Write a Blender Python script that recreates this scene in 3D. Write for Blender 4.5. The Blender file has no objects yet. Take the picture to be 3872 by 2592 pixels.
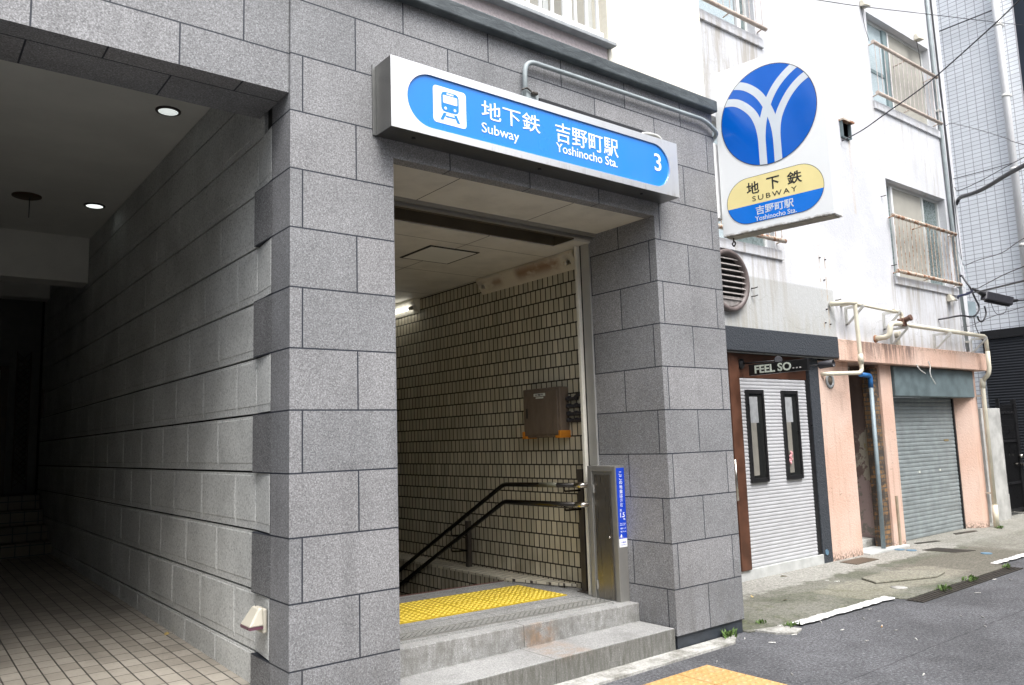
import bpy, bmesh, math, random
from mathutils import Vector, Matrix, Quaternion
random.seed(7)
S = bpy.context.scene
COL = S.collection
rad = math.radians

# ------------------------------------------------------------------ camera
cam_d = bpy.data.cameras.new('camera')
cam_d.sensor_width = 36.0
cam_d.lens = 27.7887
cam_d.clip_start = 0.05
cam_d.clip_end = 500.0
cam = bpy.data.objects.new('camera', cam_d)
COL.objects.link(cam)
cam.location = (-1.59996, -3.86248, 1.50878)
cam.rotation_euler = (rad(97.09837), rad(1.82299), rad(-38.11061))
S.camera = cam

# ------------------------------------------------------------------ world, sun, exposure
SUN_EL, SUN_AZ = rad(60), rad(192)          # azimuth measured from +y towards +x: high, over the street
world = bpy.data.worlds.new('World'); S.world = world; world.use_nodes = True
wn = world.node_tree; wn.nodes.clear()
sky = wn.nodes.new('ShaderNodeTexSky'); sky.sky_type = 'NISHITA'; sky.sun_disc = False
sky.sun_elevation = SUN_EL; sky.sun_rotation = SUN_AZ
sky.air_density = 1.0; sky.dust_density = 4.0; sky.ozone_density = 1.0
hs = wn.nodes.new('ShaderNodeHueSaturation'); hs.inputs['Saturation'].default_value = 0.38   # overcast: almost no blue
bg = wn.nodes.new('ShaderNodeBackground'); bg.inputs['Strength'].default_value = 0.15
wo = wn.nodes.new('ShaderNodeOutputWorld')
wn.links.new(sky.outputs[0], hs.inputs['Color']); wn.links.new(hs.outputs[0], bg.inputs[0]); wn.links.new(bg.outputs[0], wo.inputs[0])
sun_d = bpy.data.lights.new('sun', 'SUN'); sun_d.energy = 1.5; sun_d.angle = rad(35); sun_d.color = (1.0, 0.99, 0.98)
sun = bpy.data.objects.new('sun', sun_d); COL.objects.link(sun)
sd = Vector((math.sin(SUN_AZ)*math.cos(SUN_EL), math.cos(SUN_AZ)*math.cos(SUN_EL), math.sin(SUN_EL)))
sun.rotation_euler = (-sd).to_track_quat('-Z', 'Y').to_euler()
sun.location = (0, -10, 20)
S.view_settings.view_transform = 'Standard'; S.view_settings.look = 'None'
S.view_settings.gamma = 1.0; S.view_settings.use_curve_mapping = False
S.view_settings.exposure = 1.3
S.cycles.max_bounces = 10; S.cycles.diffuse_bounces = 5; S.cycles.glossy_bounces = 4
S.cycles.use_denoising = True

# ------------------------------------------------------------------ material toolkit
class Mat:
    def __init__(s, name, rough=0.7, metal=0.0, spec=0.5, col=(0.5, 0.5, 0.5)):
        s.m = bpy.data.materials.new(name); s.m.use_nodes = True; s.t = s.m.node_tree
        s.b = s.t.nodes['Principled BSDF']
        s.b.inputs['Roughness'].default_value = rough; s.b.inputs['Metallic'].default_value = metal
        s.b.inputs['Specular IOR Level'].default_value = spec
        s.b.inputs['Base Color'].default_value = (*col, 1)
        s._pos = None
    def put(s, sock, v):
        if v is None: return
        if hasattr(v, 'is_output'): s.t.links.new(v, sock)
        elif isinstance(v, (tuple, list)) and len(v) == 3 and sock.type == 'RGBA': sock.default_value = (*v, 1)
        else: sock.default_value = v
    def node(s, typ, **kw):
        return s.t.nodes.new(typ)
    def geo(s):
        if s._pos is None:
            g = s.node('ShaderNodeNewGeometry'); x = s.node('ShaderNodeSeparateXYZ')
            s.t.links.new(g.outputs['Position'], x.inputs[0]); s._pos = (g.outputs['Position'], x.outputs[0], x.outputs[1], x.outputs[2], g.outputs['Normal'])
        return s._pos
    def local(s):
        g = s.node('ShaderNodeTexCoord'); x = s.node('ShaderNodeSeparateXYZ'); s.t.links.new(g.outputs['Object'], x.inputs[0])
        return (g.outputs['Object'], x.outputs[0], x.outputs[1], x.outputs[2])
    def comb(s, x, y, z=0.0):
        n = s.node('ShaderNodeCombineXYZ')
        for i, v in enumerate((x, y, z)): s.put(n.inputs[i], v)
        return n.outputs[0]
    def math(s, op, a, b=None, c=None, clamp=False):
        n = s.node('ShaderNodeMath'); n.operation = op; n.use_clamp = clamp
        for i, v in enumerate((a, b, c)): s.put(n.inputs[i], v)
        return n.outputs[0]
    def add(s, a, b): return s.math('ADD', a, b)
    def mul(s, a, b): return s.math('MULTIPLY', a, b)
    def scale(s, v, sx, sy, sz):
        n = s.node('ShaderNodeVectorMath'); n.operation = 'MULTIPLY'; s.put(n.inputs[0], v); n.inputs[1].default_value = (sx, sy, sz); return n.outputs[0]
    def noise(s, v, sc, det=2.0, ro=0.5, dist=0.0):
        n = s.node('ShaderNodeTexNoise'); s.put(n.inputs['Vector'], v)
        n.inputs['Scale'].default_value = sc; n.inputs['Detail'].default_value = det; n.inputs['Roughness'].default_value = ro; n.inputs['Distortion'].default_value = dist
        return n.outputs['Fac']
    def voro(s, v, sc, feature='F1', out='Distance'):
        n = s.node('ShaderNodeTexVoronoi'); n.feature = feature; s.put(n.inputs['Vector'], v); n.inputs['Scale'].default_value = sc
        return n.outputs[out]
    def ramp(s, f, stops, interp='LINEAR'):
        n = s.node('ShaderNodeValToRGB'); s.put(n.inputs[0], f); cr = n.color_ramp; cr.interpolation = interp
        while len(cr.elements) < len(stops): cr.elements.new(0.5)
        for e, (p, c) in zip(cr.elements, stops):
            e.position = p; e.color = (*c, 1) if isinstance(c, (tuple, list)) else (c, c, c, 1)
        return n.outputs[0]
    def rng(s, v, a, b, c=0.0, d=1.0, smooth=True):
        n = s.node('ShaderNodeMapRange'); n.interpolation_type = 'SMOOTHSTEP' if smooth else 'LINEAR'; n.clamp = True
        s.put(n.inputs[0], v)
        for i, q in enumerate((a, b, c, d)): s.put(n.inputs[i+1], q)
        return n.outputs[0]
    def mix(s, f, a, b, mode='MIX'):
        n = s.node('ShaderNodeMix'); n.data_type = 'RGBA'; n.blend_type = mode
        s.put(n.inputs[0], f); s.put(n.inputs[6], a); s.put(n.inputs[7], b); return n.outputs[2]
    def brick(s, v, w, h, mortar, off=0.5, c1=(1, 1, 1), c2=(0.8, 0.8, 0.8), bias=0.0, smooth=0.1):
        n = s.node('ShaderNodeTexBrick'); s.put(n.inputs['Vector'], v); n.offset = off
        n.inputs['Scale'].default_value = 1.0; n.inputs['Mortar Size'].default_value = mortar; n.inputs['Mortar Smooth'].default_value = smooth
        n.inputs['Brick Width'].default_value = w; n.inputs['Row Height'].default_value = h; n.inputs['Bias'].default_value = bias
        n.inputs['Color1'].default_value = (*c1, 1); n.inputs['Color2'].default_value = (*c2, 1); n.inputs['Mortar'].default_value = (0, 0, 0, 1)
        return n.outputs['Color'], n.outputs['Fac']
    def box(s, u, u0, u1, v, v0, v1, soft=0.05):
        a = s.mul(s.rng(u, u0-soft, u0+soft), s.rng(u, u1+soft, u1-soft)); b = s.mul(s.rng(v, v0-soft, v0+soft), s.rng(v, v1+soft, v1-soft))
        return s.mul(a, b)
    def col(s, c): s.put(s.b.inputs['Base Color'], c); return s
    def rough(s, r): s.put(s.b.inputs['Roughness'], r); return s
    def bump(s, h, strength=0.3, dist=0.01, prev=None):
        n = s.node('ShaderNodeBump'); n.inputs['Strength'].default_value = strength; n.inputs['Distance'].default_value = dist
        s.put(n.inputs['Height'], h)
        if prev is not None: s.put(n.inputs['Normal'], prev)
        s.t.links.new(n.outputs[0], s.b.inputs['Normal']); return n.outputs[0]
    def emit(s, c, st):
        s.b.inputs['Emission Color'].default_value = (*c, 1); s.b.inputs['Emission Strength'].default_value = st; return s

def plain(name, col, rough=0.6, metal=0.0, vary=0.12, sc=9.0, bump=0.0, spec=0.5):
    k = Mat(name, rough, metal, spec); p = k.geo()[0]
    n = k.noise(p, sc, 4, 0.6)
    c = k.mix(k.rng(n, 0.3, 0.7), tuple(x*(1-vary) for x in col), tuple(min(1, x*(1+vary)) for x in col)); k.col(c)
    k.rough(k.rng(n, 0.25, 0.75, max(0.03, rough-0.1), min(1, rough+0.1)))
    if bump: k.bump(k.noise(p, sc*14, 3), bump, 0.004)
    return k.m

def granite(name, gain=1.0, joints=None, tone=(0.99, 0.995, 1.015), stain=None, calm=0.0):
    k = Mat(name, 0.62, 0, 0.4); p, x, y, z, nrm = k.geo()
    a = k.noise(p, 125, 3, 0.75); b = k.voro(p, 170, out='Color'); bw = k.node('ShaderNodeRGBToBW'); k.put(bw.inputs[0], b)
    f = k.add(k.mul(a, 0.75), k.mul(bw.outputs[0], 0.28))
    g = lambda v: tuple(v*gain*t for t in tone)
    c = k.ramp(f, [(0.30, g(0.05)), (0.44, g(0.135)), (0.55, g(0.215)), (0.66, g(0.33)), (0.8, g(0.48))])
    if calm: c = k.mix(calm, c, g(0.225))
    broad = k.rng(k.noise(p, 1.3, 3, 0.6), 0.3, 0.7, 0.86, 1.10)
    run = k.rng(k.noise(k.scale(p, 5, 5, 0.35), 1.0, 4, 0.6), 0.52, 0.72, 1.0, 0.86); broad = k.mul(broad, run)
    c = k.mix(1.0, c, k.comb(broad, broad, broad), 'MULTIPLY')
    h = a
    if joints:
        col, fac = joints(k, p, x, y, z, nrm)
        c = k.mix(1.0, c, col, 'MULTIPLY')
        c = k.mix(fac, c, (0.022, 0.026, 0.036))
        h = k.math('SUBTRACT', k.mul(a, 0.15), fac)
    if stain: c = stain(k, c, p, x, y, z)
    k.col(c); k.bump(h, 0.35, 0.006)
    return k.m

Z0 = 1.38
def facade_joints(k, p, x, y, z, nrm):
    # running bond, wrapped round the pillars: x on the street faces, y on the reveals
    sp = k.node('ShaderNodeSeparateXYZ'); k.put(sp.inputs[0], nrm)
    side = k.math('GREATER_THAN', k.math('ABSOLUTE', sp.outputs[0]), 0.5)
    under = k.math('GREATER_THAN', k.math('ABSOLUTE', sp.outputs[2]), 0.5)
    u = k.math('ADD', k.mul(x, k.math('SUBTRACT', 1.0, side)), k.mul(k.add(y, 0.0), side))
    lft = k.mul(side, k.math('LESS_THAN', x, 0.3)); u = k.add(k.mul(u, k.math('SUBTRACT', 1.0, lft)), k.mul(lft, 0.2))
    u = k.math('SUBTRACT', u, 0.385 - 0.632*40)
    zz = k.math('SUBTRACT', z, Z0 - 0.32*40)
    zz = k.add(k.mul(zz, k.math('SUBTRACT', 1.0, under)), k.mul(under, k.add(y, 0.16+0.32*41)))
    return k.brick(k.comb(u, zz), 0.632, 0.32, 0.0043, 0.5, (0.89, 0.90, 0.91), (1.12, 1.11, 1.11))

M = {}
def foot_grime(k, c, p, x, y, z):
    n = k.noise(k.scale(p, 4, 4, 1.2), 2.2, 5, 0.7)
    g = k.mul(k.rng(z, 0.75, 0.08), k.rng(n, 0.38, 0.68)); c = k.mix(k.mul(g, 0.45), c, (0.10, 0.095, 0.085))
    s2 = k.mul(k.rng(k.noise(k.scale(p, 10, 10, 0.4), 1.5, 4, 0.7), 0.58, 0.75), k.rng(z, 2.6, 4.1)); return k.mix(k.mul(s2, 0.35), c, (0.09, 0.09, 0.095))
M['granite'] = granite('granite_cladding', 1.12, facade_joints, stain=foot_grime, calm=0.28)
def quoin_joints(k, p, x, y, z, nrm):
    return k.brick(k.comb(k.add(k.mul(y, 0.0), 5.0), k.math('SUBTRACT', z, Z0-0.32*40)), 50.0, 0.32, 0.005, 0.5, (0.92, 0.92, 0.92), (1.05, 1.05, 1.05))
M['quoin'] = granite('granite_quoin', 0.9, quoin_joints)
def step_stain(k, c, p, x, y, z):
    n = k.noise(p, 9, 4, 0.65)
    rust = k.mul(k.box(x, 1.74, 2.02, z, 0.165, 0.30, 0.05), k.mul(k.math('LESS_THAN', y, 0.36), k.rng(n, 0.36, 0.62)))
    c = k.mix(k.mul(rust, 0.75), c, (0.30, 0.16, 0.07))
    seam1 = k.mul(k.math('LESS_THAN', k.math('ABSOLUTE', k.math('SUBTRACT', x, 1.75)), 0.0035), k.math('GREATER_THAN', z, 0.17))
    seam0 = k.mul(k.math('LESS_THAN', k.math('ABSOLUTE', k.math('SUBTRACT', x, 1.719)), 0.003), k.math('LESS_THAN', z, 0.17))
    c = k.mix(k.mul(k.math('MAXIMUM', seam0, seam1), 0.85), c, (0.05, 0.05, 0.05))
    riser_dirt_shade = k.mul(k.mul(k.math('LESS_THAN', y, 0.004), k.rng(z, 0.165, 0.158)), k.rng(k.noise(k.scale(p, 20, 20, 3.0), 2, 5, 0.75), 0.2, 0.75, 0.35, 1.0))  # lower riser: dirt, made strong enough to paint in the riser's shade too
    c = k.mix(k.mul(riser_dirt_shade, 0.9), c, (0.075, 0.075, 0.06))
    vert = k.mul(k.mul(k.math('GREATER_THAN', z, 0.166), k.math('LESS_THAN', y, 0.348)), k.rng(k.noise(k.scale(p, 22, 22, 3.0), 2, 5, 0.75), 0.36, 0.7)); c = k.mix(k.mul(vert, 0.5), c, (0.14, 0.14, 0.12))
    d2 = k.mul(k.rng(k.noise(p, 3.5, 5, 0.7), 0.5, 0.72), 0.5)
    c = k.mix(d2, c, (0.16, 0.16, 0.15))
    edge = k.mul(k.rng(k.math('ABSOLUTE', k.math('SUBTRACT', y, 0.335)), 0.05, 0.0), k.rng(k.noise(p, 14, 4), 0.4, 0.65))
    return k.mix(k.mul(edge, 0.35), c, (0.09, 0.085, 0.07))
M['step'] = granite('granite_step', 1.4, None, (1, 1, 0.98), step_stain, 0.45)
M['landing'] = granite('landing_stone', 1.25, lambda k, p, x, y, z, n: k.brick(k.comb(x, k.add(y, 0.05)), 0.9, 0.45, 0.003, 0.5, (0.95, 0.95, 0.95), (1.05, 1.05, 1.05)), (1, 1, 0.97))
M['plinth'] = plain('dark_plinth_stone', (0.03, 0.036, 0.045), 0.45, vary=0.3, sc=20)

# cast-stone blocks in the passage
k = Mat('cast_stone', 0.8, 0, 0.3); p, x, y, z, _ = k.geo()
a = k.noise(p, 95, 3, 0.7); c = k.ramp(a, [(0.3, (0.22, 0.225, 0.22)), (0.45, (0.54, 0.55, 0.535)), (0.6, (0.64, 0.65, 0.63)), (0.75, (0.72, 0.73, 0.71))])
br = k.rng(k.noise(p, 1.7, 3, 0.6), 0.3, 0.7, 0.86, 1.08); k.col(k.mix(1.0, c, k.comb(br, br, br), 'MULTIPLY')); k.bump(a, 0.35, 0.004); M['cast'] = k.m
M['groove'] = plain('groove_mortar', (0.02, 0.02, 0.019), 0.9)
M['ceiling'] = plain('ceiling_paint', (0.66, 0.66, 0.62), 0.75, vary=0.05, sc=2.5)
M['beam_paint'] = plain('beam_paint', (0.70, 0.70, 0.66), 0.75, vary=0.06, sc=2.5)
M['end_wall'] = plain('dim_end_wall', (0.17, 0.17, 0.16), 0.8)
M['dark_wood'] = plain('dark_timber', (0.06, 0.035, 0.02), 0.5, vary=0.3, sc=6)

# passage floor tile: long joints run into the passage
k = Mat('floor_tile', 0.5, 0, 0.45); p, x, y, z, _ = k.geo()
colr, fac = k.brick(k.comb(k.add(y, 20.0), k.add(x, 20.022)), 0.166, 0.1, 0.0042, 0.0, (0.80, 0.78, 0.74), (1.12, 1.10, 1.06))
cross = k.mul(fac, k.math('LESS_THAN', k.math('ABSOLUTE', k.math('SUBTRACT', k.math('FRACT', k.math('DIVIDE', k.add(x, 20.022), 0.1)), 0.5)), 0.44))
c = k.mix(1.0, k.mix(k.rng(k.noise(p, 2.2, 4, 0.6), 0.3, 0.7), (0.29, 0.268, 0.235), (0.37, 0.345, 0.305)), colr, 'MULTIPLY')
c = k.mix(k.rng(k.noise(p, 40, 3), 0.45, 0.75, 0, 0.3), c, (0.2, 0.18, 0.15))
c = k.mix(k.math('SUBTRACT', fac, k.mul(cross, 0.45)), c, (0.055, 0.05, 0.045)); k.col(c); k.bump(k.math('SUBTRACT', 1.0, fac), 0.4, 0.004); M['floor_tile'] = k.m
# riser tiles of the far steps
k = Mat('riser_tile', 0.5); p, x, y, z, _ = k.geo()
colr, fac = k.brick(k.comb(k.add(x, 20.0), k.add(z, 20.06)), 0.15, 0.12, 0.006, 0.0, (0.9, 0.9, 0.9), (1.1, 1.1, 1.1)); k.col(k.mix(fac, k.mix(1.0, (0.17, 0.15, 0.11), colr, 'MULTIPLY'), (0.03, 0.05, 0.045))); M['riser_tile'] = k.m

# stair wall tiles
k = Mat('stair_wall_tile', 0.28, 0, 0.5); p, x, y, z, _ = k.geo()
colr, fac = k.brick(k.comb(k.add(y, 20.0+0.0025), k.add(z, 24-0.454)), 0.069, 0.12, 0.0062, 0.5, (0.82, 0.82, 0.80), (1.14, 1.13, 1.12))
grime = k.rng(k.noise(k.scale(p, 1, 1.5, 0.6), 2.4, 5, 0.65), 0.35, 0.75)
c = k.mix(1.0, k.mix(grime, (0.56, 0.525, 0.42), (0.45, 0.41, 0.315)), colr, 'MULTIPLY')
low = k.mul(k.rng(z, 0.75, 0.3), k.rng(k.noise(p, 6, 4), 0.35, 0.7)); c = k.mix(k.mul(low, 0.45), c, (0.2, 0.16, 0.1))
c = k.mix(fac, c, (0.03, 0.024, 0.018)); k.col(c); k.rough(k.rng(fac, 0, 1, 0.3, 0.9)); k.bump(k.math('SUBTRACT', 1.0, fac), 0.5, 0.005); M['stair_tile'] = k.m
k = Mat('ledge_tile', 0.45); p, x, y, z, _ = k.geo()
colr, fac = k.brick(k.comb(k.add(y, 20.0), k.add(x, 20.0)), 0.108, 0.05, 0.004, 0.0, (0.85, 0.85, 0.84), (1.1, 1.1, 1.1)); k.col(k.mix(fac, k.mix(1.0, (0.62, 0.58, 0.47), colr, 'MULTIPLY'), (0.06, 0.05, 0.04))); M['ledge_tile'] = k.m

def panel_ceiling(name, col, x0, y0, wx, wy, xoff=0.0):
    k = Mat(name, 0.7); p, x, y, z, _ = k.geo()
    colr, fac = k.brick(k.comb(k.math('SUBTRACT', x, x0-wx*20), k.math('SUBTRACT', y, y0-wy*20)), wx, wy, 0.004, xoff, (0.97, 0.97, 0.96), (1.03, 1.03, 1.02))
    n = k.noise(p, 3.2, 5, 0.65); c = k.mix(k.rng(n, 0.35, 0.75), col, tuple(v*0.82 for v in col)); c = k.mix(1.0, c, colr, 'MULTIPLY')
    c = k.mix(k.mul(fac, 0.9), c, (0.05, 0.045, 0.04)); k.col(c); return k.m
M['soffit'] = panel_ceiling('soffit_board', (0.62, 0.60, 0.54), 1.157, 0.0, 0.968, 5.0)
M['stair_ceiling'] = panel_ceiling('stair_ceiling_board', (0.64, 0.62, 0.57), 2.015, 1.27, 0.91, 0.98)
M['brown_slot'] = plain('brown_slot_paint', (0.085, 0.07, 0.045), 0.6, vary=0.2, sc=4)

def steel(name, col=(0.62, 0.61, 0.59), rough=0.3, grain=(3, 60, 200), metal=1.0, vary=0.15):
    k = Mat(name, rough, metal); p = k.geo()[0]
    n = k.noise(k.scale(p, *grain), 1.0, 3, 0.6); m = k.noise(p, 3.5, 4, 0.6)
    k.col(k.mix(k.rng(m, 0.3, 0.75), tuple(v*(1-vary) for v in col), col)); k.rough(k.rng(n, 0.25, 0.75, rough-0.07, rough+0.08)); k.bump(n, 0.06, 0.001)
    return k.m
M['steel'] = steel('stainless_steel', (0.50, 0.50, 0.48), 0.45, (120, 120, 4), 0.5)
k = Mat('sign_steel', 0.36, 1.0); p, x, y, z, nm = k.geo()
n = k.noise(k.scale(p, 260, 260, 5), 1, 3, 0.6)
wear = k.mul(k.rng(k.noise(k.scale(p, 9, 9, 1.4), 2, 5, 0.7), 0.48, 0.75), 0.6)
edge = k.math('MAXIMUM', k.rng(z, 3.32, 3.25), k.mul(k.rng(z, 3.63, 3.67), k.rng(x, 2.3, 2.8)))
c = k.mix(k.mul(wear, k.add(k.mul(edge, 0.8), 0.15)), (0.86, 0.855, 0.84), (0.36, 0.31, 0.25)); k.col(c); k.rough(k.rng(n, 0.2, 0.8, 0.34, 0.46)); k.bump(n, 0.04, 0.001); M['sign_steel'] = k.m
M['steel_dark'] = steel('dull_steel', (0.36, 0.355, 0.335), 0.42, (90, 90, 4), 0.6)
k = Mat('rail_steel', 0.25, 1.0); k.col((0.06, 0.056, 0.05)); M['rail'] = k.m
M['rail_end'] = steel('polished_rail_end', (0.6, 0.57, 0.52), 0.18, (30, 30, 30))
M['post_paint'] = plain('brown_post_paint', (0.05, 0.042, 0.034), 0.4, vary=0.15)
M['sign_blue'] = plain('sign_blue_acrylic', (0.012, 0.215, 0.72), 0.22, vary=0.04, sc=2)
M['sign_white'] = plain('sign_white_lettering', (0.86, 0.87, 0.88), 0.35, vary=0.02)
M['emblem_blue'] = plain('emblem_blue_acrylic', (0.002, 0.115, 0.56), 0.12, vary=0.05, sc=2)
M['emblem_band'] = plain('emblem_band_white', (0.62, 0.68, 0.74), 0.2, vary=0.03, sc=4)
M['name_blue'] = plain('name_blue_acrylic', (0.005, 0.18, 0.72), 0.2, vary=0.04, sc=3)
M['cream_panel'] = plain('cream_acrylic', (0.88, 0.76, 0.36), 0.2, vary=0.03, sc=3)
M['black_letter'] = plain('black_lettering', (0.012, 0.012, 0.012), 0.4)
k = Mat('hanging_sign_white', 0.4); p, x, y, z, _ = k.geo()
gr = k.mul(k.rng(z, 3.14, 3.108), k.rng(k.noise(p, 14, 4, 0.7), 0.38, 0.62)); k.col(k.mix(gr, (0.85, 0.87, 0.87), (0.25, 0.22, 0.18))); M['sign_box'] = k.m
M['sign_under'] = plain('sign_underside', (0.33, 0.31, 0.25), 0.6, vary=0.3, sc=5)
M['notice_blue'] = plain('notice_blue_print', (0.008, 0.055, 0.52), 0.35, vary=0.03)
M['sign_return'] = steel('sign_return_steel', (0.27, 0.27, 0.26), 0.35, (8, 120, 120))

# weathered render of the white apartment house
k = Mat('white_render', 0.85, 0, 0.3); p, x, y, z, _ = k.geo()
streak = k.noise(k.scale(p, 7, 7, 0.5), 1.6, 5, 0.65); fine = k.noise(p, 28, 4, 0.7)
c = k.mix(k.rng(k.noise(p, 1.1, 4, 0.6), 0.35, 0.7), (0.62, 0.63, 0.655), (0.53, 0.54, 0.565))
c = k.mix(k.mul(k.rng(fine, 0.5, 0.75), 0.4), c, (0.43, 0.44, 0.47))
patch = k.mul(k.box(x, -5, 7.46, z, -5, 3.22, 0.015), k.rng(fine, 0.2, 0.55, 0.7, 1.0)); c = k.mix(patch, c, (0.45, 0.46, 0.455))
base = k.mul(k.rng(z, 3.05, 2.55), k.rng(streak, 0.42, 0.66)); c = k.mix(k.mul(base, 0.4), c, (0.33, 0.29, 0.19))
for (xa, xb, za, zb, st) in ((4.2, 6.3, 3.2, 6.1, 0.75), (8.95, 11.0, 2.9, 3.62, 0.7), (8.8, 11.05, 5.2, 6.05, 0.35), (10.35, 10.75, 2.7, 6.0, 0.5), (5.4, 6.5, 2.6, 3.6, 0.5)):
    w = k.mul(k.mul(k.box(x, xa, xb, z, za-0.3, zb, 0.12), k.rng(z, za-0.3, zb, 0.25, 1.0)), k.rng(streak, 0.45, 0.64))
    c = k.mix(k.mul(w, st), c, (0.34, 0.31, 0.26))
lad = k.mul(k.math('MAXIMUM', k.box(x, 7.195, 7.215, z, 2.65, 3.76, 0.008), k.box(x, 7.318, 7.338, z, 2.65, 3.76, 0.008)), k.rng(k.noise(p, 11, 4), 0.42, 0.6)); c = k.mix(k.mul(lad, 0.7), c, (0.42, 0.30, 0.18))
crack = k.rng(k.voro(k.add(p, 0.0), 1.6, 'DISTANCE_TO_EDGE'), 0.006, 0.0)
dv = k.node('ShaderNodeVectorMath'); dv.operation = 'ADD'; k.put(dv.inputs[0], p); nz = k.node('ShaderNodeTexNoise'); nz.inputs['Scale'].default_value = 5; k.put(nz.inputs['Vector'], p); sc_ = k.scale(nz.outputs['Color'], 0.22, 0.22, 0.22); k.put(dv.inputs[1], sc_)
crack = k.rng(k.voro(dv.outputs[0], 1.5, 'DISTANCE_TO_EDGE'), 0.007, 0.0); c = k.mix(k.mul(crack, k.mul(k.rng(z, 3.25, 3.1), 0.45)), c, (0.25, 0.25, 0.23))
spl = k.mul(k.box(x, 3.9, 5.7, z, 4.6, 6.1, 0.5), k.rng(k.noise(p, 16, 5, 0.75), 0.5, 0.66)); c = k.mix(k.mul(spl, 0.4), c, (0.35, 0.33, 0.27))
rs = k.mul(k.box(x, 8.15, 8.21, z, 4.3, 5.3, 0.02), k.rng(streak, 0.35, 0.6)); c = k.mix(k.mul(rs, 0.4), c, (0.5, 0.36, 0.18))
k.col(c); k.bump(k.add(fine, k.mul(k.noise(p, 90, 2), 0.4)), 0.35, 0.012); M['white_render'] = k.m
k = Mat('cream_render', 0.85, 0, 0.3); p = k.geo()[0]; n = k.noise(p, 40, 3, 0.6); k.col(k.mix(k.rng(n, 0.3, 0.7), (0.80, 0.765, 0.66), (0.84, 0.80, 0.70))); k.bump(n, 0.25, 0.008); M['cream'] = k.m
k = Mat('pinkish_render', 0.85, 0, 0.3); p = k.geo()[0]; n = k.noise(p, 60, 3, 0.6); k.col(k.mix(k.rng(n, 0.3, 0.7), (0.52, 0.46, 0.46), (0.62, 0.55, 0.55))); k.bump(n, 0.5, 0.008); M['pinkish'] = k.m
k = Mat('grey_membrane', 0.55, 0, 0.4); p, x, y, z, _ = k.geo(); n = k.noise(k.scale(p, 5, 5, 16), 1.2, 6, 0.7, 0.6); m2 = k.noise(p, 3, 4, 0.6)
k.col(k.mix(k.rng(n, 0.35, 0.7), (0.05, 0.060, 0.065), (0.088, 0.102, 0.108))); k.bump(k.add(n, k.mul(m2, 0.8)), 0.35, 0.02); M['membrane'] = k.m
M['sill_grey'] = plain('grey_sill', (0.33, 0.35, 0.36), 0.7, vary=0.12, sc=12)
k = Mat('pink_render', 0.85, 0, 0.3); p, x, y, z, nm = k.geo(); n = k.noise(p, 34, 4, 0.65); st = k.noise(k.scale(p, 9, 9, 0.7), 1.5, 5, 0.7)
c = k.mix(k.rng(k.noise(p, 1.5, 4), 0.3, 0.7), (0.64, 0.43, 0.335), (0.68, 0.51, 0.425))
soot = k.mul(k.mul(k.box(x, 7.85, 9.3, z, 2.30, 2.7, 0.12), k.rng(k.noise(k.scale(p, 12, 12, 1.2), 1.6, 6, 0.75), 0.40, 0.58)), k.rng(z, 2.32, 2.56, 0.35, 1.0)); c = k.mix(k.mul(soot, 0.8), c, (0.14, 0.10, 0.09))
top = k.mul(k.rng(z, 2.50, 2.61), k.rng(n, 0.4, 0.62)); c = k.mix(k.mul(top, 0.6), c, (0.2, 0.15, 0.11))
foot = k.mul(k.rng(z, 0.14, 0.0), k.rng(n, 0.4, 0.6)); c = k.mix(foot, c, (0.12, 0.1, 0.08))
c = k.mix(k.mul(k.rng(st, 0.5, 0.72), 0.5), c, (0.40, 0.25, 0.18))
scuff = k.mul(k.rng(k.noise(k.scale(p, 9, 9, 22), 1.2, 4, 0.7), 0.64, 0.70), k.rng(k.noise(p, 1.8, 2), 0.48, 0.6)); c = k.mix(k.mul(scuff, 0.7), c, (0.16, 0.11, 0.09)); k.col(c)
sck = k.rng(k.noise(p, 60, 2, 0.5), 0.73, 0.78); k.bump(k.add(n, k.mul(k.noise(p, 75, 2), 0.7)), 0.38, 0.02); M['pink'] = k.m
k = Mat('charcoal_render', 0.8, 0, 0.35); p = k.geo()[0]; n = k.noise(p, 55, 3, 0.6); k.col(k.mix(k.rng(n, 0.3, 0.7), (0.032, 0.038, 0.047), (0.055, 0.062, 0.072))); k.bump(n, 0.7, 0.02); M['charcoal'] = k.m
k = Mat('peeling_plaster', 0.9); p, x, y, z, _ = k.geo(); n = k.noise(p, 2.3, 6, 0.65, 0.4); n2 = k.noise(p, 5, 5, 0.7)
c = k.ramp(n, [(0.40, (0.20, 0.145, 0.125)), (0.47, (0.24, 0.18, 0.16)), (0.485, (0.50, 0.47, 0.38)), (0.56, (0.45, 0.42, 0.34)), (0.60, (0.36, 0.30, 0.12)), (0.7, (0.42, 0.40, 0.34))])
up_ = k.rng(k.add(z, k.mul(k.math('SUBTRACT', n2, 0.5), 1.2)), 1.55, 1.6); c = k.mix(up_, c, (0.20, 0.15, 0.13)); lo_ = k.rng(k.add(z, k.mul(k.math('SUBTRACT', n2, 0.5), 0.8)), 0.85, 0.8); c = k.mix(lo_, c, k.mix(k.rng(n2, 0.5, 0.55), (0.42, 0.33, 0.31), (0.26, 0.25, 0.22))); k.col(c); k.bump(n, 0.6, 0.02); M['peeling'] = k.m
k = Mat('old_brick', 0.9); p, x, y, z, _ = k.geo(); colr, fac = k.brick(k.comb(k.add(k.add(x, y), 20.0), k.add(z, 20.0)), 0.11, 0.058, 0.008, 0.5, (0.7, 0.7, 0.7), (1.2, 1.1, 1.0)); n = k.noise(p, 7, 5, 0.7)
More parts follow.
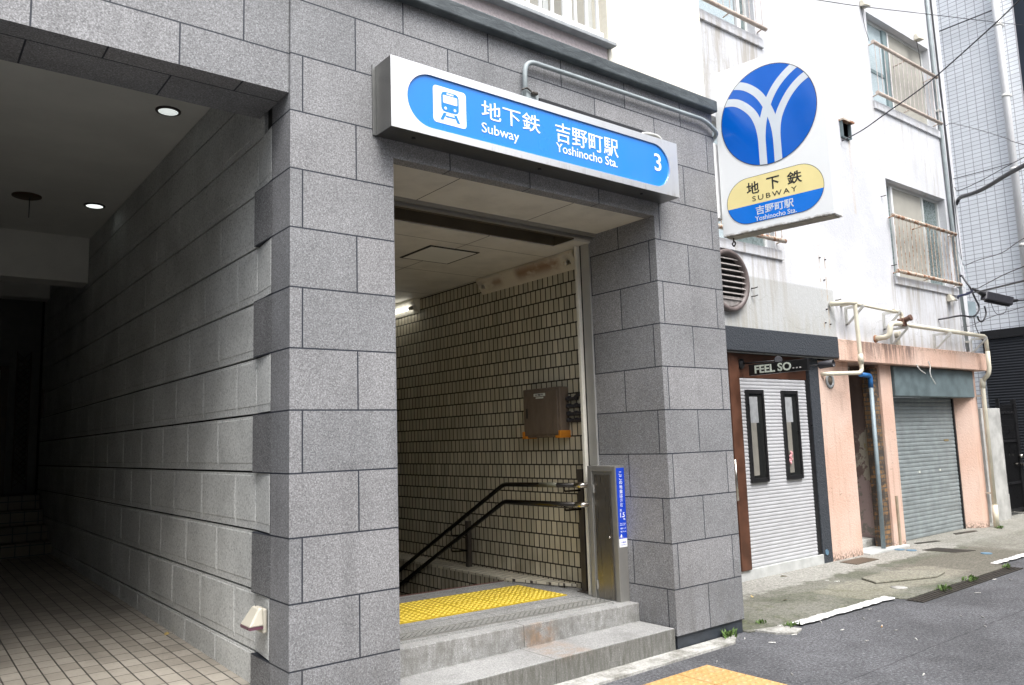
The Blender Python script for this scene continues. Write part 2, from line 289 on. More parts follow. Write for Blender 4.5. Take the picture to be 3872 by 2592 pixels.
c = k.mix(fac, k.mix(1.0, (0.22, 0.135, 0.065), colr, 'MULTIPLY'), (0.09, 0.08, 0.07)); c = k.mix(k.rng(n, 0.46, 0.56), c, (0.06, 0.05, 0.042)); k.col(c); k.bump(k.math('SUBTRACT', n, fac), 0.8, 0.02); M['old_brick'] = k.m
M['brown_timber'] = plain('brown_timber', (0.085, 0.034, 0.018), 0.5, vary=0.3, sc=5)
M['alu_slat'] = plain('pale_slat_paint', (0.46, 0.465, 0.48), 0.45, vary=0.05, sc=5)
M['grey_slat'] = plain('grey_slat_paint', (0.235, 0.265, 0.27), 0.5, vary=0.18, sc=7)
M['grey_box'] = plain('grey_box_paint', (0.125, 0.165, 0.175), 0.6, vary=0.2, sc=6)
M['black_frame'] = plain('black_frame_paint', (0.012, 0.012, 0.013), 0.35)
k = Mat('dark_glass', 0.03, 0, 0.5); k.b.inputs['IOR'].default_value = 2.3; k.col((0.02, 0.021, 0.02)); M['glass'] = k.m
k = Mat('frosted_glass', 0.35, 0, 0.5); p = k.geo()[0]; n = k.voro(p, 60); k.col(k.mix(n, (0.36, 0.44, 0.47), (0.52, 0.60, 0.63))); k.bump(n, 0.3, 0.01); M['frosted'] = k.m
M['frosted_dark'] = plain('dark_frosted_glass', (0.16, 0.20, 0.20), 0.3, vary=0.15, sc=30)  # darker grey-green frosted glass
M['pane_reflection'] = plain('pane_reflection', (0.20, 0.19, 0.165), 0.7, vary=0.1)
M['pane_reflection_top'] = plain('pane_reflection_top', (0.30, 0.31, 0.32), 0.7, vary=0.15, sc=20)
M['curtain'] = plain('beige_shutter', (0.36, 0.35, 0.31), 0.7, vary=0.05)
M['window_metal'] = plain('window_aluminium', (0.62, 0.64, 0.63), 0.4, 0.2, vary=0.06)
M['window_green'] = plain('grey_green_frame', (0.20, 0.26, 0.27), 0.45, vary=0.06)
M['white_paint'] = plain('white_painted_metal', (0.80, 0.80, 0.80), 0.4, vary=0.03)
k = Mat('rusty_pipe', 0.7, 0.0); p = k.geo()[0]; n = k.noise(p, 13, 5, 0.7); k.col(k.ramp(n, [(0.38, (0.55, 0.50, 0.43)), (0.5, (0.48, 0.40, 0.32)), (0.56, (0.30, 0.13, 0.06)), (0.7, (0.20, 0.08, 0.04))])); k.bump(n, 0.4, 0.004); M['rusty'] = k.m
k = Mat('faded_pipe', 0.7, 0.0); p = k.geo()[0]; n = k.noise(p, 9, 5, 0.7); k.col(k.ramp(n, [(0.4, (0.56, 0.48, 0.42)), (0.6, (0.46, 0.38, 0.32)), (0.72, (0.34, 0.22, 0.14))])); M['faded'] = k.m
M['bar_paint'] = plain('pale_bar_paint', (0.55, 0.49, 0.47), 0.6, vary=0.15, sc=20)
k = Mat('rusty_bar', 0.75, 0.0); p = k.geo()[0]; n = k.noise(p, 16, 4, 0.7); k.col(k.ramp(n, [(0.42, (0.60, 0.54, 0.48)), (0.58, (0.42, 0.28, 0.19)), (0.7, (0.20, 0.09, 0.05))])); M['rusty_bar'] = k.m
M['pvc'] = plain('cream_pvc', (0.66, 0.62, 0.50), 0.4, vary=0.08, sc=5)
M['bracket'] = plain('galvanised_bracket', (0.58, 0.58, 0.55), 0.55, 0.1, vary=0.12, sc=12)
M['grey_pipe'] = plain('grey_conduit_paint', (0.30, 0.34, 0.35), 0.5, vary=0.12, sc=10)
M['blue_pipe'] = plain('blue_pipe_sleeve', (0.03, 0.16, 0.42), 0.45, vary=0.12)
M['galv'] = plain('grey_blue_pipe', (0.25, 0.31, 0.34), 0.5, 0.1, vary=0.12)
M['black'] = plain('black_plastic', (0.015, 0.015, 0.017), 0.45)
M['cable'] = plain('cable_sheath', (0.03, 0.03, 0.036), 0.5)
M['cable_blue'] = plain('bluish_cable', (0.03, 0.04, 0.11), 0.5)
M['brown_vent'] = plain('brown_vent_paint', (0.13, 0.105, 0.10), 0.5, vary=0.12, sc=10)
M['vent_slat'] = plain('pale_vent_slat', (0.26, 0.24, 0.23), 0.6, vary=0.25, sc=20)
M['dark_inside'] = plain('dark_interior', (0.012, 0.011, 0.010), 0.9)
M['beige_plastic'] = plain('beige_plastic', (0.50, 0.47, 0.39), 0.4, vary=0.04)
M['lamp_dark'] = plain('dark_bronze', (0.04, 0.03, 0.03), 0.4)
k = Mat('rusty_enamel', 0.5); p, x, y, z, _ = k.geo(); n = k.noise(p, 26, 4, 0.7); nb = k.noise(k.scale(p, 1, 1.4, 3), 3.0, 4, 0.6)
r1 = k.mul(k.box(y, 1.12, 1.72, z, 2.985, 3.075, 0.05), k.rng(nb, 0.30, 0.55)); r2 = k.mul(k.box(y, 1.95, 2.25, z, 2.99, 3.04, 0.04), k.rng(nb, 0.35, 0.6))
fl = k.rng(n, 0.62, 0.7)
c = k.mix(k.mul(fl, 0.5), (0.62, 0.57, 0.47), (0.30, 0.20, 0.12)); c = k.mix(k.mul(k.math('MAXIMUM', r1, r2), 0.85), c, (0.22, 0.105, 0.045)); k.col(c); M['rust_enamel'] = k.m
M['enamel'] = plain('white_enamel', (0.72, 0.70, 0.62), 0.4, vary=0.06, sc=14)
k = Mat('glowing_tube', 0.3, col=(0.9, 0.9, 0.85)); k.emit((1.0, 0.97, 0.88), 2.2); M['tube'] = k.m
k = Mat('downlight_glow', 0.3, col=(0.9, 0.9, 0.9)); k.emit((0.93, 1.0, 0.97), 0.28); M['glow'] = k.m
k = Mat('downlight_glow_far', 0.3, col=(0.9, 0.9, 0.9)); k.emit((0.93, 1.0, 0.95), 0.5); M['glow_far'] = k.m
k = Mat('brown_enamel_box', 0.5); p, x, y, z, _ = k.geo(); n = k.noise(k.scale(p, 4, 4, 1.5), 3, 6, 0.7); s2 = k.rng(k.noise(k.scale(p, 30, 30, 6), 2, 4, 0.7), 0.66, 0.72)
c = k.mix(k.rng(n, 0.35, 0.7), (0.15, 0.115, 0.085), (0.105, 0.08, 0.06)); c = k.mix(k.mul(s2, 0.4), c, (0.4, 0.32, 0.24)); k.col(c); M['brown_box'] = k.m
M['orange'] = plain('orange_guard', (0.55, 0.20, 0.015), 0.5, vary=0.1)
M['plate'] = plain('pale_label_plate', (0.62, 0.65, 0.60), 0.5, vary=0.06)

# pale mosaic tile of the far building
k = Mat('pale_wall_tile', 0.35, 0, 0.5); p, x, y, z, _ = k.geo()
colr, fac = k.brick(k.comb(k.add(y, 20.0), k.add(z, 20.0)), 0.152, 0.078, 0.0052, 0.0, (0.95, 0.95, 0.95), (1.04, 1.04, 1.04)); c = k.mix(fac, k.mix(1.0, (0.82, 0.85, 0.88), colr, 'MULTIPLY'), (0.36, 0.36, 0.39)); k.col(c); M['pale_tile'] = k.m
k = Mat('black_siding', 0.55, 0, 0.4); p, x, y, z, _ = k.geo(); w = k.node('ShaderNodeTexWave'); w.bands_direction = 'Z'; w.inputs['Scale'].default_value = 6.5; w.inputs['Distortion'].default_value = 0.3; k.put(w.inputs['Vector'], p)
k.col(k.mix(k.mul(w.outputs['Fac'], k.noise(p, 3, 4)), (0.010, 0.012, 0.016), (0.026, 0.03, 0.038))); k.bump(w.outputs['Fac'], 0.5, 0.02); M['siding'] = k.m
M['navy'] = plain('navy_cladding', (0.014, 0.019, 0.028), 0.9, vary=0.12, sc=1.2, spec=0.1)
M['concrete_slab'] = plain('weathered_board_concrete', (0.42, 0.42, 0.40), 0.85, vary=0.22, sc=3.5, bump=0.2)
M['shut_base'] = plain('pale_concrete_kerb', (0.46, 0.47, 0.46), 0.85, vary=0.12, sc=8, bump=0.2)

# ground
k = Mat('asphalt', 0.85, 0, 0.35); p, x, y, z, _ = k.geo(); a = k.noise(p, 48, 6, 0.92); v = k.voro(p, 80)
c = k.ramp(a, [(0.34, (0.020, 0.0205, 0.0225)), (0.47, (0.060, 0.061, 0.066)), (0.58, (0.125, 0.127, 0.135)), (0.70, (0.36, 0.36, 0.37))]); b = k.mul(k.rng(k.noise(p, 0.8, 5, 0.65), 0.3, 0.7, 0.85, 1.4), k.rng(k.noise(p, 5.5, 5, 0.7), 0.3, 0.72, 1.12, 0.86))
seam = k.rng(k.math('ABSOLUTE', k.add(k.add(y, 1.12), k.mul(k.noise(k.comb(x, 3.0), 3.0, 3), 0.06))), 0.008, 0.003); b = k.mul(b, k.rng(seam, 0, 1, 1.0, 0.6))
c = k.mix(1.0, c, k.comb(b, b, b), 'MULTIPLY'); k.col(c); k.bump(k.add(a, v), 0.6, 0.008); M['asphalt'] = k.m
k = Mat('mossy_concrete', 0.9, 0, 0.3); p, x, y, z, _ = k.geo(); a = k.noise(p, 75, 4, 0.75); n1 = k.noise(p, 1.2, 5, 0.62, 0.3); n2 = k.noise(p, 3.2, 5, 0.7)
wob = k.mul(k.math('SUBTRACT', n2, 0.5), 0.5)
pale = k.rng(k.add(y, wob), 0.72, 0.80)
c = k.mix(pale, k.mix(k.rng(n1, 0.38, 0.62), (0.113, 0.117, 0.088), (0.19, 0.188, 0.16)), (0.30, 0.295, 0.268))
old = k.mul(k.rng(k.add(x, wob), 6.9, 7.0), k.rng(k.add(y, wob), 0.62, 0.55)); c = k.mix(k.mul(old, 0.8), c, (0.145, 0.135, 0.112))
mid = k.mul(k.box(k.add(x, wob), 5.3, 7.4, k.add(y, wob), -0.1, 0.45, 0.06), 0.6); c = k.mix(mid, c, (0.27, 0.257, 0.205))
far = k.rng(x, 9.0, 9.4); c = k.mix(k.mul(far, 0.7), c, k.mix(k.rng(n2, 0.35, 0.65), (0.27, 0.265, 0.235), (0.20, 0.195, 0.165)))
moss = k.mul(k.mul(k.rng(n2, 0.50, 0.66), k.rng(y, 0.75, 0.3)), k.rng(x, 6.5, 4.5)); c = k.mix(k.mul(moss, 0.6), c, (0.085, 0.098, 0.036))
g2 = k.rng(k.noise(p, 48, 5, 0.85), 0.3, 0.72, 0.45, 1.5); c = k.mix(1.0, c, k.comb(g2, g2, g2), 'MULTIPLY')
ck = k.rng(k.voro(k.add(k.scale(p, 1, 1, 1), 0.0), 0.9, 'DISTANCE_TO_EDGE'), 0.008, 0.0)
c = k.mix(k.mul(ck, k.mul(k.rng(n2, 0.45, 0.6), 0.6)), c, (0.07, 0.065, 0.05)); k.col(c); k.bump(k.add(a, k.mul(n2, 0.6)), 0.5, 0.012); M['apron'] = k.m
k = Mat('worn_white_line', 0.8); p, x, y, z, _ = k.geo(); a = k.noise(p, 30, 4, 0.75); k.col(k.mix(k.rng(a, 0.50, 0.60), (0.74, 0.74, 0.73), (0.25, 0.245, 0.22))); M['line'] = k.m
k = Mat('kerb_concrete', 0.9); p, x, y, z, _ = k.geo(); a = k.noise(p, 60, 4, 0.7); n = k.noise(p, 4, 5, 0.7); c = k.mix(k.rng(n, 0.38, 0.66), (0.46, 0.455, 0.43), (0.20, 0.195, 0.17)); g2 = k.rng(a, 0.3, 0.75, 0.7, 1.25); k.col(k.mix(1.0, c, k.comb(g2, g2, g2), 'MULTIPLY')); k.bump(a, 0.4, 0.008); M['kerb'] = k.m
M['iron'] = plain('cast_iron', (0.045, 0.04, 0.034), 0.6, 0.4, vary=0.3, sc=25)
k = Mat('chequer_iron', 0.6, 0.3); p, x, y, z, _ = k.geo(); ch = k.node('ShaderNodeTexChecker'); ch.inputs['Scale'].default_value = 55; k.put(ch.inputs['Vector'], p); k.col(k.mix(ch.outputs['Fac'], (0.07, 0.055, 0.04), (0.15, 0.12, 0.09))); M['chequer'] = k.m
k = Mat('slotted_grate', 0.5, 0.3); p, x, y, z, _ = k.geo(); colr, fac = k.brick(k.comb(k.add(x, 20), k.add(y, 20)), 0.046, 0.022, 0.0045, 0.5, (0.9, 0.9, 0.9), (1.05, 1.05, 1.05)); k.col(k.mix(fac, k.mix(1.0, (0.46, 0.46, 0.44), colr, 'MULTIPLY'), (0.05, 0.05, 0.045))); k.bump(k.math('SUBTRACT', 1.0, fac), 0.5, 0.003); M['slots'] = k.m
def tactile_mat(name, c0, c1, wear):
    k = Mat(name, 0.6); p = k.geo()[0]; n = k.noise(p, 22, 5, 0.7); b = k.noise(p, 3, 4, 0.6)
    c = k.mix(k.rng(b, 0.3, 0.7), c0, c1); c = k.mix(k.mul(k.rng(n, 0.48, 0.7), 0.55), c, wear); k.col(c); return k.m
M['yellow'] = tactile_mat('yellow_tactile', (0.40, 0.275, 0.010), (0.47, 0.335, 0.014), (0.25, 0.17, 0.012))
M['yellow_dome'] = tactile_mat('yellow_tactile_dome', (0.66, 0.50, 0.08), (0.66, 0.50, 0.08), (0.5, 0.35, 0.05))
M['ochre'] = tactile_mat('ochre_tactile', (0.44, 0.265, 0.095), (0.50, 0.31, 0.125), (0.42, 0.31, 0.19))
M['leaf_green'] = plain('weed_leaf', (0.085, 0.145, 0.035), 0.6, vary=0.4, sc=40)
M['dry_leaf'] = plain('dry_leaf', (0.45, 0.33, 0.12), 0.7, vary=0.25, sc=50)
M['paper'] = plain('cigarette_paper', (0.66, 0.65, 0.62), 0.8, vary=0.05)
M['old_paper'] = plain('grey_old_paper', (0.34, 0.335, 0.32), 0.9, vary=0.1)
M['filter'] = plain('cigarette_filter', (0.55, 0.32, 0.13), 0.8, vary=0.1)
M['cap_blue'] = plain('blue_valve_cap', (0.10, 0.19, 0.27), 0.55, vary=0.2, sc=25)
M['pink_thing'] = plain('pink_cloth', (0.62, 0.30, 0.32), 0.8, vary=0.3, sc=30)

# ------------------------------------------------------------------ mesh toolkit
class MB:
    def __init__(s): s.v, s.f, s.mi, s.mats, s.sm, s.cur = [], [], [], [], [], 0
    def mat(s, m):
        if m not in s.mats: s.mats.append(m)
        s.cur = s.mats.index(m); return s
    def face(s, idx, smooth=False): s.f.append(tuple(idx)); s.mi.append(s.cur); s.sm.append(smooth)
    def poly(s, pts, smooth=False):
        i = len(s.v); s.v += [tuple(q) for q in pts]; s.face(range(i, i+len(pts)), smooth)
    def hexa(s, b, t):                       # bottom 4 (ccw from above), top 4
        i = len(s.v); s.v += [tuple(q) for q in list(b)+list(t)]
        for q in ((3, 2, 1, 0), (4, 5, 6, 7), (0, 1, 5, 4), (1, 2, 6, 5), (2, 3, 7, 6), (3, 0, 4, 7)): s.face([i+a for a in q])
        return s
    def box(s, x0, x1, y0, y1, z0, z1):
        return s.hexa(((x0, y0, z0), (x1, y0, z0), (x1, y1, z0), (x0, y1, z0)), ((x0, y0, z1), (x1, y0, z1), (x1, y1, z1), (x0, y1, z1)))
    def prism(s, pts, d):                    # planar polygon swept by vector d
        i = len(s.v); n = len(pts); d = Vector(d)
        s.v += [tuple(q) for q in pts] + [tuple(Vector(q)+d) for q in pts]
        s.face(range(i, i+n)[::-1]); s.face(range(i+n, i+2*n))
        for a in range(n): b = (a+1) % n; s.face((i+a, i+b, i+n+b, i+n+a), n > 8)
        return s
    def tube(s, pts, r, n=10, cap=True, closed=False):
        pts = [Vector(q) for q in pts]; m = len(pts); rs = r if isinstance(r, (list, tuple)) else [r]*m
        i0 = len(s.v); prev = None
        for a, q in enumerate(pts):
            t = ((pts[min(a+1, m-1)]-q).normalized() + (q-pts[max(a-1, 0)]).normalized())
            t = t.normalized() if t.length > 1e-6 else Vector((0, 0, 1))
            if prev is None: u = t.orthogonal().normalized()
            else:
                u = prev - t*prev.dot(t); u = u.normalized() if u.length > 1e-6 else t.orthogonal().normalized()
            prev = u; w = t.cross(u)
            for b in range(n):
                g = 2*math.pi*b/n; s.v.append(tuple(q + (u*math.cos(g)+w*math.sin(g))*rs[a]))
        for a in range(m-1):
            for b in range(n): c = (b+1) % n; s.face((i0+a*n+b, i0+a*n+c, i0+(a+1)*n+c, i0+(a+1)*n+b), True)
        if cap: s.face([i0+b for b in range(n)][::-1]); s.face([i0+(m-1)*n+b for b in range(n)])
        return s
    def cyl(s, a, b, r, n=20): return s.tube([a, b], r, n)
    def lathe(s, o, axis, prof, n=24):       # prof: (radius, height) pairs
        ax = Vector(axis).normalized(); u = ax.orthogonal().normalized(); w = ax.cross(u); o = Vector(o); i0 = len(s.v)
        for (r, h) in prof:
            for b in range(n): g = 2*math.pi*b/n; s.v.append(tuple(o+ax*h+(u*math.cos(g)+w*math.sin(g))*max(r, 1e-4)))
        for a in range(len(prof)-1):
            for b in range(n): c = (b+1) % n; s.face((i0+a*n+b, i0+a*n+c, i0+(a+1)*n+c, i0+(a+1)*n+b), True)
        s.face([i0+b for b in range(n)][::-1]); s.face([i0+(len(prof)-1)*n+b for b in range(n)]); return s
    def build(s, name, mat=None, parent=None, bevel=0.0, seg=2, recalc=True, origin=None):
        me = bpy.data.meshes.new(name)
        if parent is not None:
            off = Vector(parent.location); q = parent.parent
            while q is not None: off += Vector(q.location); q = q.parent
            loc = Vector((0, 0, 0))
        else:
            if origin is None:
                xs = [q[0] for q in s.v]; ys = [q[1] for q in s.v]; zs = [q[2] for q in s.v]
                origin = ((min(xs)+max(xs))/2, (min(ys)+max(ys))/2, min(zs))
            off = Vector(origin); loc = off
        me.from_pydata([tuple(Vector(q)-off) for q in s.v], [], s.f)
        ms = s.mats if s.mats else [mat]
        for m in ms: me.materials.append(m)
        for pl, mi, sm in zip(me.polygons, s.mi, s.sm): pl.material_index = mi; pl.use_smooth = sm
        if recalc:
            bm = bmesh.new(); bm.from_mesh(me); bmesh.ops.recalc_face_normals(bm, faces=bm.faces); bm.to_mesh(me); bm.free()
        o = bpy.data.objects.new(name, me); COL.objects.link(o); o.location = loc
        if parent is not None: o.parent = parent
        if bevel:
            md = o.modifiers.new('bevel', 'BEVEL'); md.width = bevel; md.segments = seg; md.limit_method = 'ANGLE'; md.angle_limit = rad(40)
        return o

def tag(o, label, cat, group=None):
    o['label'] = label; o['category'] = cat
    if group: o['group'] = group
    return o
def thing(name, label, cat, loc=(0, 0, 0), group=None):
    o = bpy.data.objects.new(name, None); COL.objects.link(o); o.location = loc; o.empty_display_size = 0.1
    return tag(o, label, cat, group)
def struct(o, kind='structure', label=None):
    o['kind'] = kind
    if label: o['label'] = label
    return o
def B(*a): return MB().box(*a)
def arc(cx, cy, r, a0, a1, n=12): return [(cx+r*math.cos(rad(a0+(a1-a0)*i/n)), cy+r*math.sin(rad(a0+(a1-a0)*i/n))) for i in range(n+1)]
def stadium(x0, x1, y0, y1, n=20):
    r = (y1-y0)/2; cy = (y0+y1)/2
    return arc(x1-r, cy, r, -90, 90, n) + arc(x0+r, cy, r, 90, 270, n)
def rrect(x0, x1, y0, y1, r, n=6):
    return arc(x1-r, y0+r, r, -90, 0, n)+arc(x1-r, y1-r, r, 0, 90, n)+arc(x0+r, y1-r, r, 90, 180, n)+arc(x0+r, y0+r, r, 180, 270, n)
def smooth_path(pts, n=8):                   # Catmull-Rom through the points
    P = [Vector(q) for q in pts]; P = [P[0]*2-P[1]] + P + [P[-1]*2-P[-2]]; out = []
    for i in range(1, len(P)-2):
        for j in range(n):
            t = j/n; a, b, c, d = P[i-1], P[i], P[i+1], P[i+2]
            out.append(0.5*((2*b)+(c-a)*t+(2*a-5*b+4*c-d)*t*t+(3*b-a-3*c+d)*t**3))
    return out+[P[-2]]
def round_path(pts, r, n=6):                 # polyline with rounded corners
    P = [Vector(q) for q in pts]; out = [P[0]]
    for a, b, c in zip(P, P[1:], P[2:]):
        d1 = (a-b); d2 = (c-b); rr = min(r, d1.length*0.45, d2.length*0.45); p0 = b+d1.normalized()*rr; p1 = b+d2.normalized()*rr
        for i in range(n+1): t = i/n; out.append(p0*(1-t)**2+b*2*t*(1-t)+p1*t*t)
    return out+[P[-1]]
class Frame:                                 # a plane to letter on: origin, right, up; out = towards the reader
    def __init__(s, o, r, u): s.o, s.r, s.u = Vector(o), Vector(r).normalized(), Vector(u).normalized(); s.n = s.r.cross(s.u)
    def p(s, a, b, d=0.0): return s.o+s.r*a+s.u*b+s.n*d
    def plate(s, mb, pts, d0, d1): return mb.prism([s.p(a, b, d0) for a, b in pts], s.n*(d1-d0))
def letters(name, body, fr, x0, x1, y0, y1, d, mat, parent, thick=0.002, bold=0.0, spacing=1.0, rot=0.0):
    """lettering stretched into the rectangle x0..x1, y0..y1 of a frame"""
    cu = bpy.data.curves.new(name, 'FONT'); cu.body = body; cu.size = 1.0; cu.offset = bold; cu.space_character = spacing; cu.resolution_u = 3
    to = bpy.data.objects.new(name, cu); COL.objects.link(to)
    dg = bpy.context.evaluated_depsgraph_get(); src = bpy.data.meshes.new_from_object(to.evaluated_get(dg))
    co = [v.co.copy() for v in src.vertices]; xs = [c.x for c in co]; ys = [c.y for c in co]
    ax, bx, ay, by = min(xs), max(xs), min(ys), max(ys)
    mb = MB()
    mb.v = [tuple(fr.p(x0+(c.x-ax)/(bx-ax)*(x1-x0), y0+(c.y-ay)/(by-ay)*(y1-y0), d)) for c in co]
    for pl in src.polygons: mb.face(list(pl.vertices))
    n = len(mb.v)
    ob = mb.build(name, mat, parent, recalc=False)
    md = ob.modifiers.new('thickness', 'SOLIDIFY'); md.thickness = thick; md.offset = 0.0
    bpy.data.objects.remove(to); bpy.data.curves.remove(cu); bpy.data.meshes.remove(src)
    return ob
def copy_tree(o, parent=None, loc=None):
    c = o.copy(); COL.objects.link(c)
    if parent is not None: c.parent = parent
    if loc is not None: c.location = loc
    for ch in list(o.children): copy_tree(ch, c)
    return c
XY = lambda x, y: (x, y)

# ------------------------------------------------------------------ the ground
g = MB()
g.poly([(-60, -60, 0), (60, -60, 0), (60, 0.03, 0), (-60, 0.03, 0)]); g.poly([(3.62, 0.03, 0), (60, 0.03, 0), (60, 60, 0), (3.62, 60, 0)])
struct(g.build('road', M['asphalt'], origin=(0, 0, 0)))
g = MB()                                          # concrete apron before the shops, its street edge slightly uneven
edge = [(3.64, -0.03), (3.9, -0.085), (4.15, -0.10), (5.5, -0.13), (5.6, -0.30), (7.95, -0.27), (8.0, -0.09), (16, -0.02)]
top = [(x, y, 0.012) for x, y in edge] + [(16, 3.2, 0.012), (3.64, 3.2, 0.012)]
g.prism([(x, y, 0.0) for x, y, _ in top], (0, 0, 0.012)); struct(g.build('pavement', M['apron'], origin=(6, 1, 0)))
g = MB(); g.prism([(0.7, -0.16, 0), (2.2, -0.165, 0), (3.30, -0.155, 0), (3.46, -0.05, 0), (3.46, 0.0, 0), (0.7, 0.0, 0)], (0, 0, 0.016)); g.prism([(3.70, -0.03, 0), (3.74, -0.20, 0), (3.84, -0.31, 0), (3.99, -0.26, 0), (3.96, -0.10, 0), (3.88, -0.08, 0)], (0, 0, 0.014))
struct(g.build('kerb_strip', M['kerb'], origin=(2, -0.08, 0)))
def ragged_line(x0, x1, y0, y1, s0, s1, z):
    n = int((x1-x0)/0.05); a = []; b = []
    for i in range(n+1):
        x = x0+(x1-x0)*i/n; ya = y0+(s0-y0)*i/n; yb = y1+(s1-y1)*i/n
        a.append((x, ya+random.uniform(-.012, .012), z)); b.append((x, yb+random.uniform(-.012, .012), z))
    m = MB()
    for i in range(n): m.poly([a[i], a[i+1], b[i+1], b[i]])
    return m
m = ragged_line(4.08, 5.53, -0.205, -0.10, -0.235, -0.125, 0.018)
struct(m.build('road_marking', M['line']), label='worn white edge line along the mossy concrete')
m = ragged_line(7.95, 15, -0.16, -0.075, -0.14, -0.06, 0.018)
struct(m.build('road_marking', M['line']), label='white edge line beyond the drain channel')
# drain channel with its long bars
g = MB().mat(M['dark_inside']); g.prism([(5.55, -0.46, 0.0), (7.90, -0.42, 0.0), (7.90, -0.275, 0.0), (5.55, -0.305, 0.0)], (0, 0, 0.003))
g.mat(M['iron'])
for i in range(4):
    o = 0.035*i; g.prism([(5.55, -0.46+o*1.05, 0.003), (7.90, -0.42+o, 0.003), (7.90, -0.400+o, 0.003), (5.55, -0.438+o*1.05, 0.003)], (0, 0, 0.006))
struct(g.build('gutter'))

# covers in the pavement
def cover(name, label, cat, pts, m, group=None, z=0.012, frame=True):
    mb = MB().mat(m); mb.prism([(x, y, z) for x, y in pts], (0, 0, 0.006)); return tag(mb.build(name), label, cat, group)
cover('manhole_cover', 'square brown chequer plate cover let into the pale concrete before the pink pillar', 'cover', [(7.0, 0.925), (7.51, 0.935), (7.515, 1.145), (7.04, 1.155)], M['chequer'])
cover('manhole_cover', 'large black rectangular cover between the round blue caps', 'cover', [(8.53, 0.52), (8.82, 0.41), (8.80, 0.85), (8.50, 0.90)], M['iron'])
cover('manhole_cover', 'narrow dark cover at the left end of the garage shutter sill', 'cover', [(9.0, 1.19), (9.42, 1.08), (9.45, 1.15), (9.03, 1.25)], M['iron'])
cover('manhole_cover', 'narrow dark cover before the right end of the garage shutter', 'cover', [(10.2, 1.22), (10.75, 1.15), (10.82, 1.22), (10.32, 1.30)], M['iron'])
for i, (x, y, lb) in enumerate(((8.375, 1.115, 'round blue valve cap nearest the doorway step'), (8.40, 0.985, 'round blue valve cap touching the cap by the doorway step'), (8.67, 0.235, 'round blue valve cap standing alone near the white road line'))):
    mb = MB().lathe((x, y, 0.012), (0, 0, 1), [(0.062, 0), (0.062, 0.006), (0.055, 0.009), (0.0, 0.009)], 24); tag(mb.build('valve_cap', M['cap_blue']), lb, 'valve cap', 'round blue valve caps in the pavement')
mb = MB().lathe((6.02, -0.02, 0.012), (0, 0, 1), [(0.075, 0), (0.075, 0.004), (0.0, 0.004)], 24); tag(mb.build('valve_cap', M['kerb']), 'round grey cap flush in the mossy concrete near the drain channel', 'valve cap')
# cracked raised patch in the apron
mb = MB(); mb.prism([(6.05, 0.22, 0.012), (6.75, -0.05, 0.012), (7.05, 0.0, 0.012), (7.2, 0.28, 0.012), (6.7, 0.40, 0.012), (6.2, 0.45, 0.012)], (0, 0, 0.022)); struct(mb.build('raised_pavement_patch', M['apron'], bevel=0.012))

# ------------------------------------------------------------------ granite building with the subway entrance
GB = thing('granite_building', 'grey granite faced building with a subway stair entrance and a dark covered passage', 'building', (1.8, 0, 0))
XL, XC, XR, XE = 0.0, 0.622, 2.857, 3.636
g = MB()                                          # left pillar, right pillar, lintel, passage lintel
g.box(XL, XC, 0, 0.24, -0.25, 4.138)
g.box(XR, XE, 0, 0.86, 0.10, 4.138)
g.hexa(((XC, 0, 3.157), (XR, 0, 3.157), (XR, 0.09, 3.157), (XC, 0.09, 3.157)), ((XC, 0, 4.138), (XR, 0, 4.138), (XR, 0.09, 4.138), (XC, 0.09, 4.138)))
g.box(-4.5, -0.002, 0.018, 0.44, 3.40, 4.138); g.box(-2.5, -1.84, 0.0, 0.24, -0.25, 3.399); g.box(-4.5, -2.5, 0.02, 0.24, -0.25, 3.399)
g.build('granite_cladding', M['granite'], GB)
MB().box(XR+0.012, XE-0.012, 0.012, 0.86, -0.05, 0.10).build('plinth', M['plinth'], GB)
# stepped quoins at the passage corner
g = MB()
def zl(l): return 1.7+0.32*l
for l in range(-6, 6):
    d = 0.255 if l % 2 == 0 else 0.515             # course between l and l+1
    if l in (-5, -3, -1, 1, 3): d = 0.515
    else: d = 0.255
    z0, z1 = max(zl(l), -0.25), min(zl(l+1), 3.40 if l < 5 else 3.40)
    if z1 > z0: g.box(XL, XC, 0.241, d, z0, z1)
g.build('corner_quoin', M['quoin'], GB)
# cast stone blocks along the passage
g = MB().mat(M['groove']); g.box(0.05, 0.30, 0.24, 9.0, 0.0, 3.9); g.mat(M['cast'])
def block(y0, y1, z0, z1, xa, xb, mgn=0.012, dp=0.0024):                 # a block with a sunk margin: xa at y0, xb at y1
    gp = 0.005; y0 += gp*0.5; y1 -= gp*0.5; z0 += 0.009; z1 -= 0.004
    xat = lambda y: xa+(xb-xa)*(y-y0)/(y1-y0)
    mb_ = 0.04
    O = [(y0, z0), (y1, z0), (y1, z1), (y0, z1)]; I = [(y0+mgn, z0+mb_), (y1-mgn, z0+mb_), (y1-mgn, z1-0.012), (y0+mgn, z1-0.012)]
    P = [(xat(y)+dp, y, z) for y, z in O]; Q = [(xat(y)+dp, y, z) for y, z in I]; T = [(xat(y), y, z) for y, z in [(a+(0.004 if i in (0, 3) else -0.004), b+(0.004 if i < 2 else -0.004)) for i, (a, b) in enumerate(I)]]
    for i in range(4):
        j = (i+1) % 4; g.poly([P[i], P[j], Q[j], Q[i]]); g.poly([Q[i], Q[j], T[j], T[i]]); g.poly([P[i], P[j], (0.06, *P[j][1:]), (0.06, *P[i][1:])])
    g.poly(T)
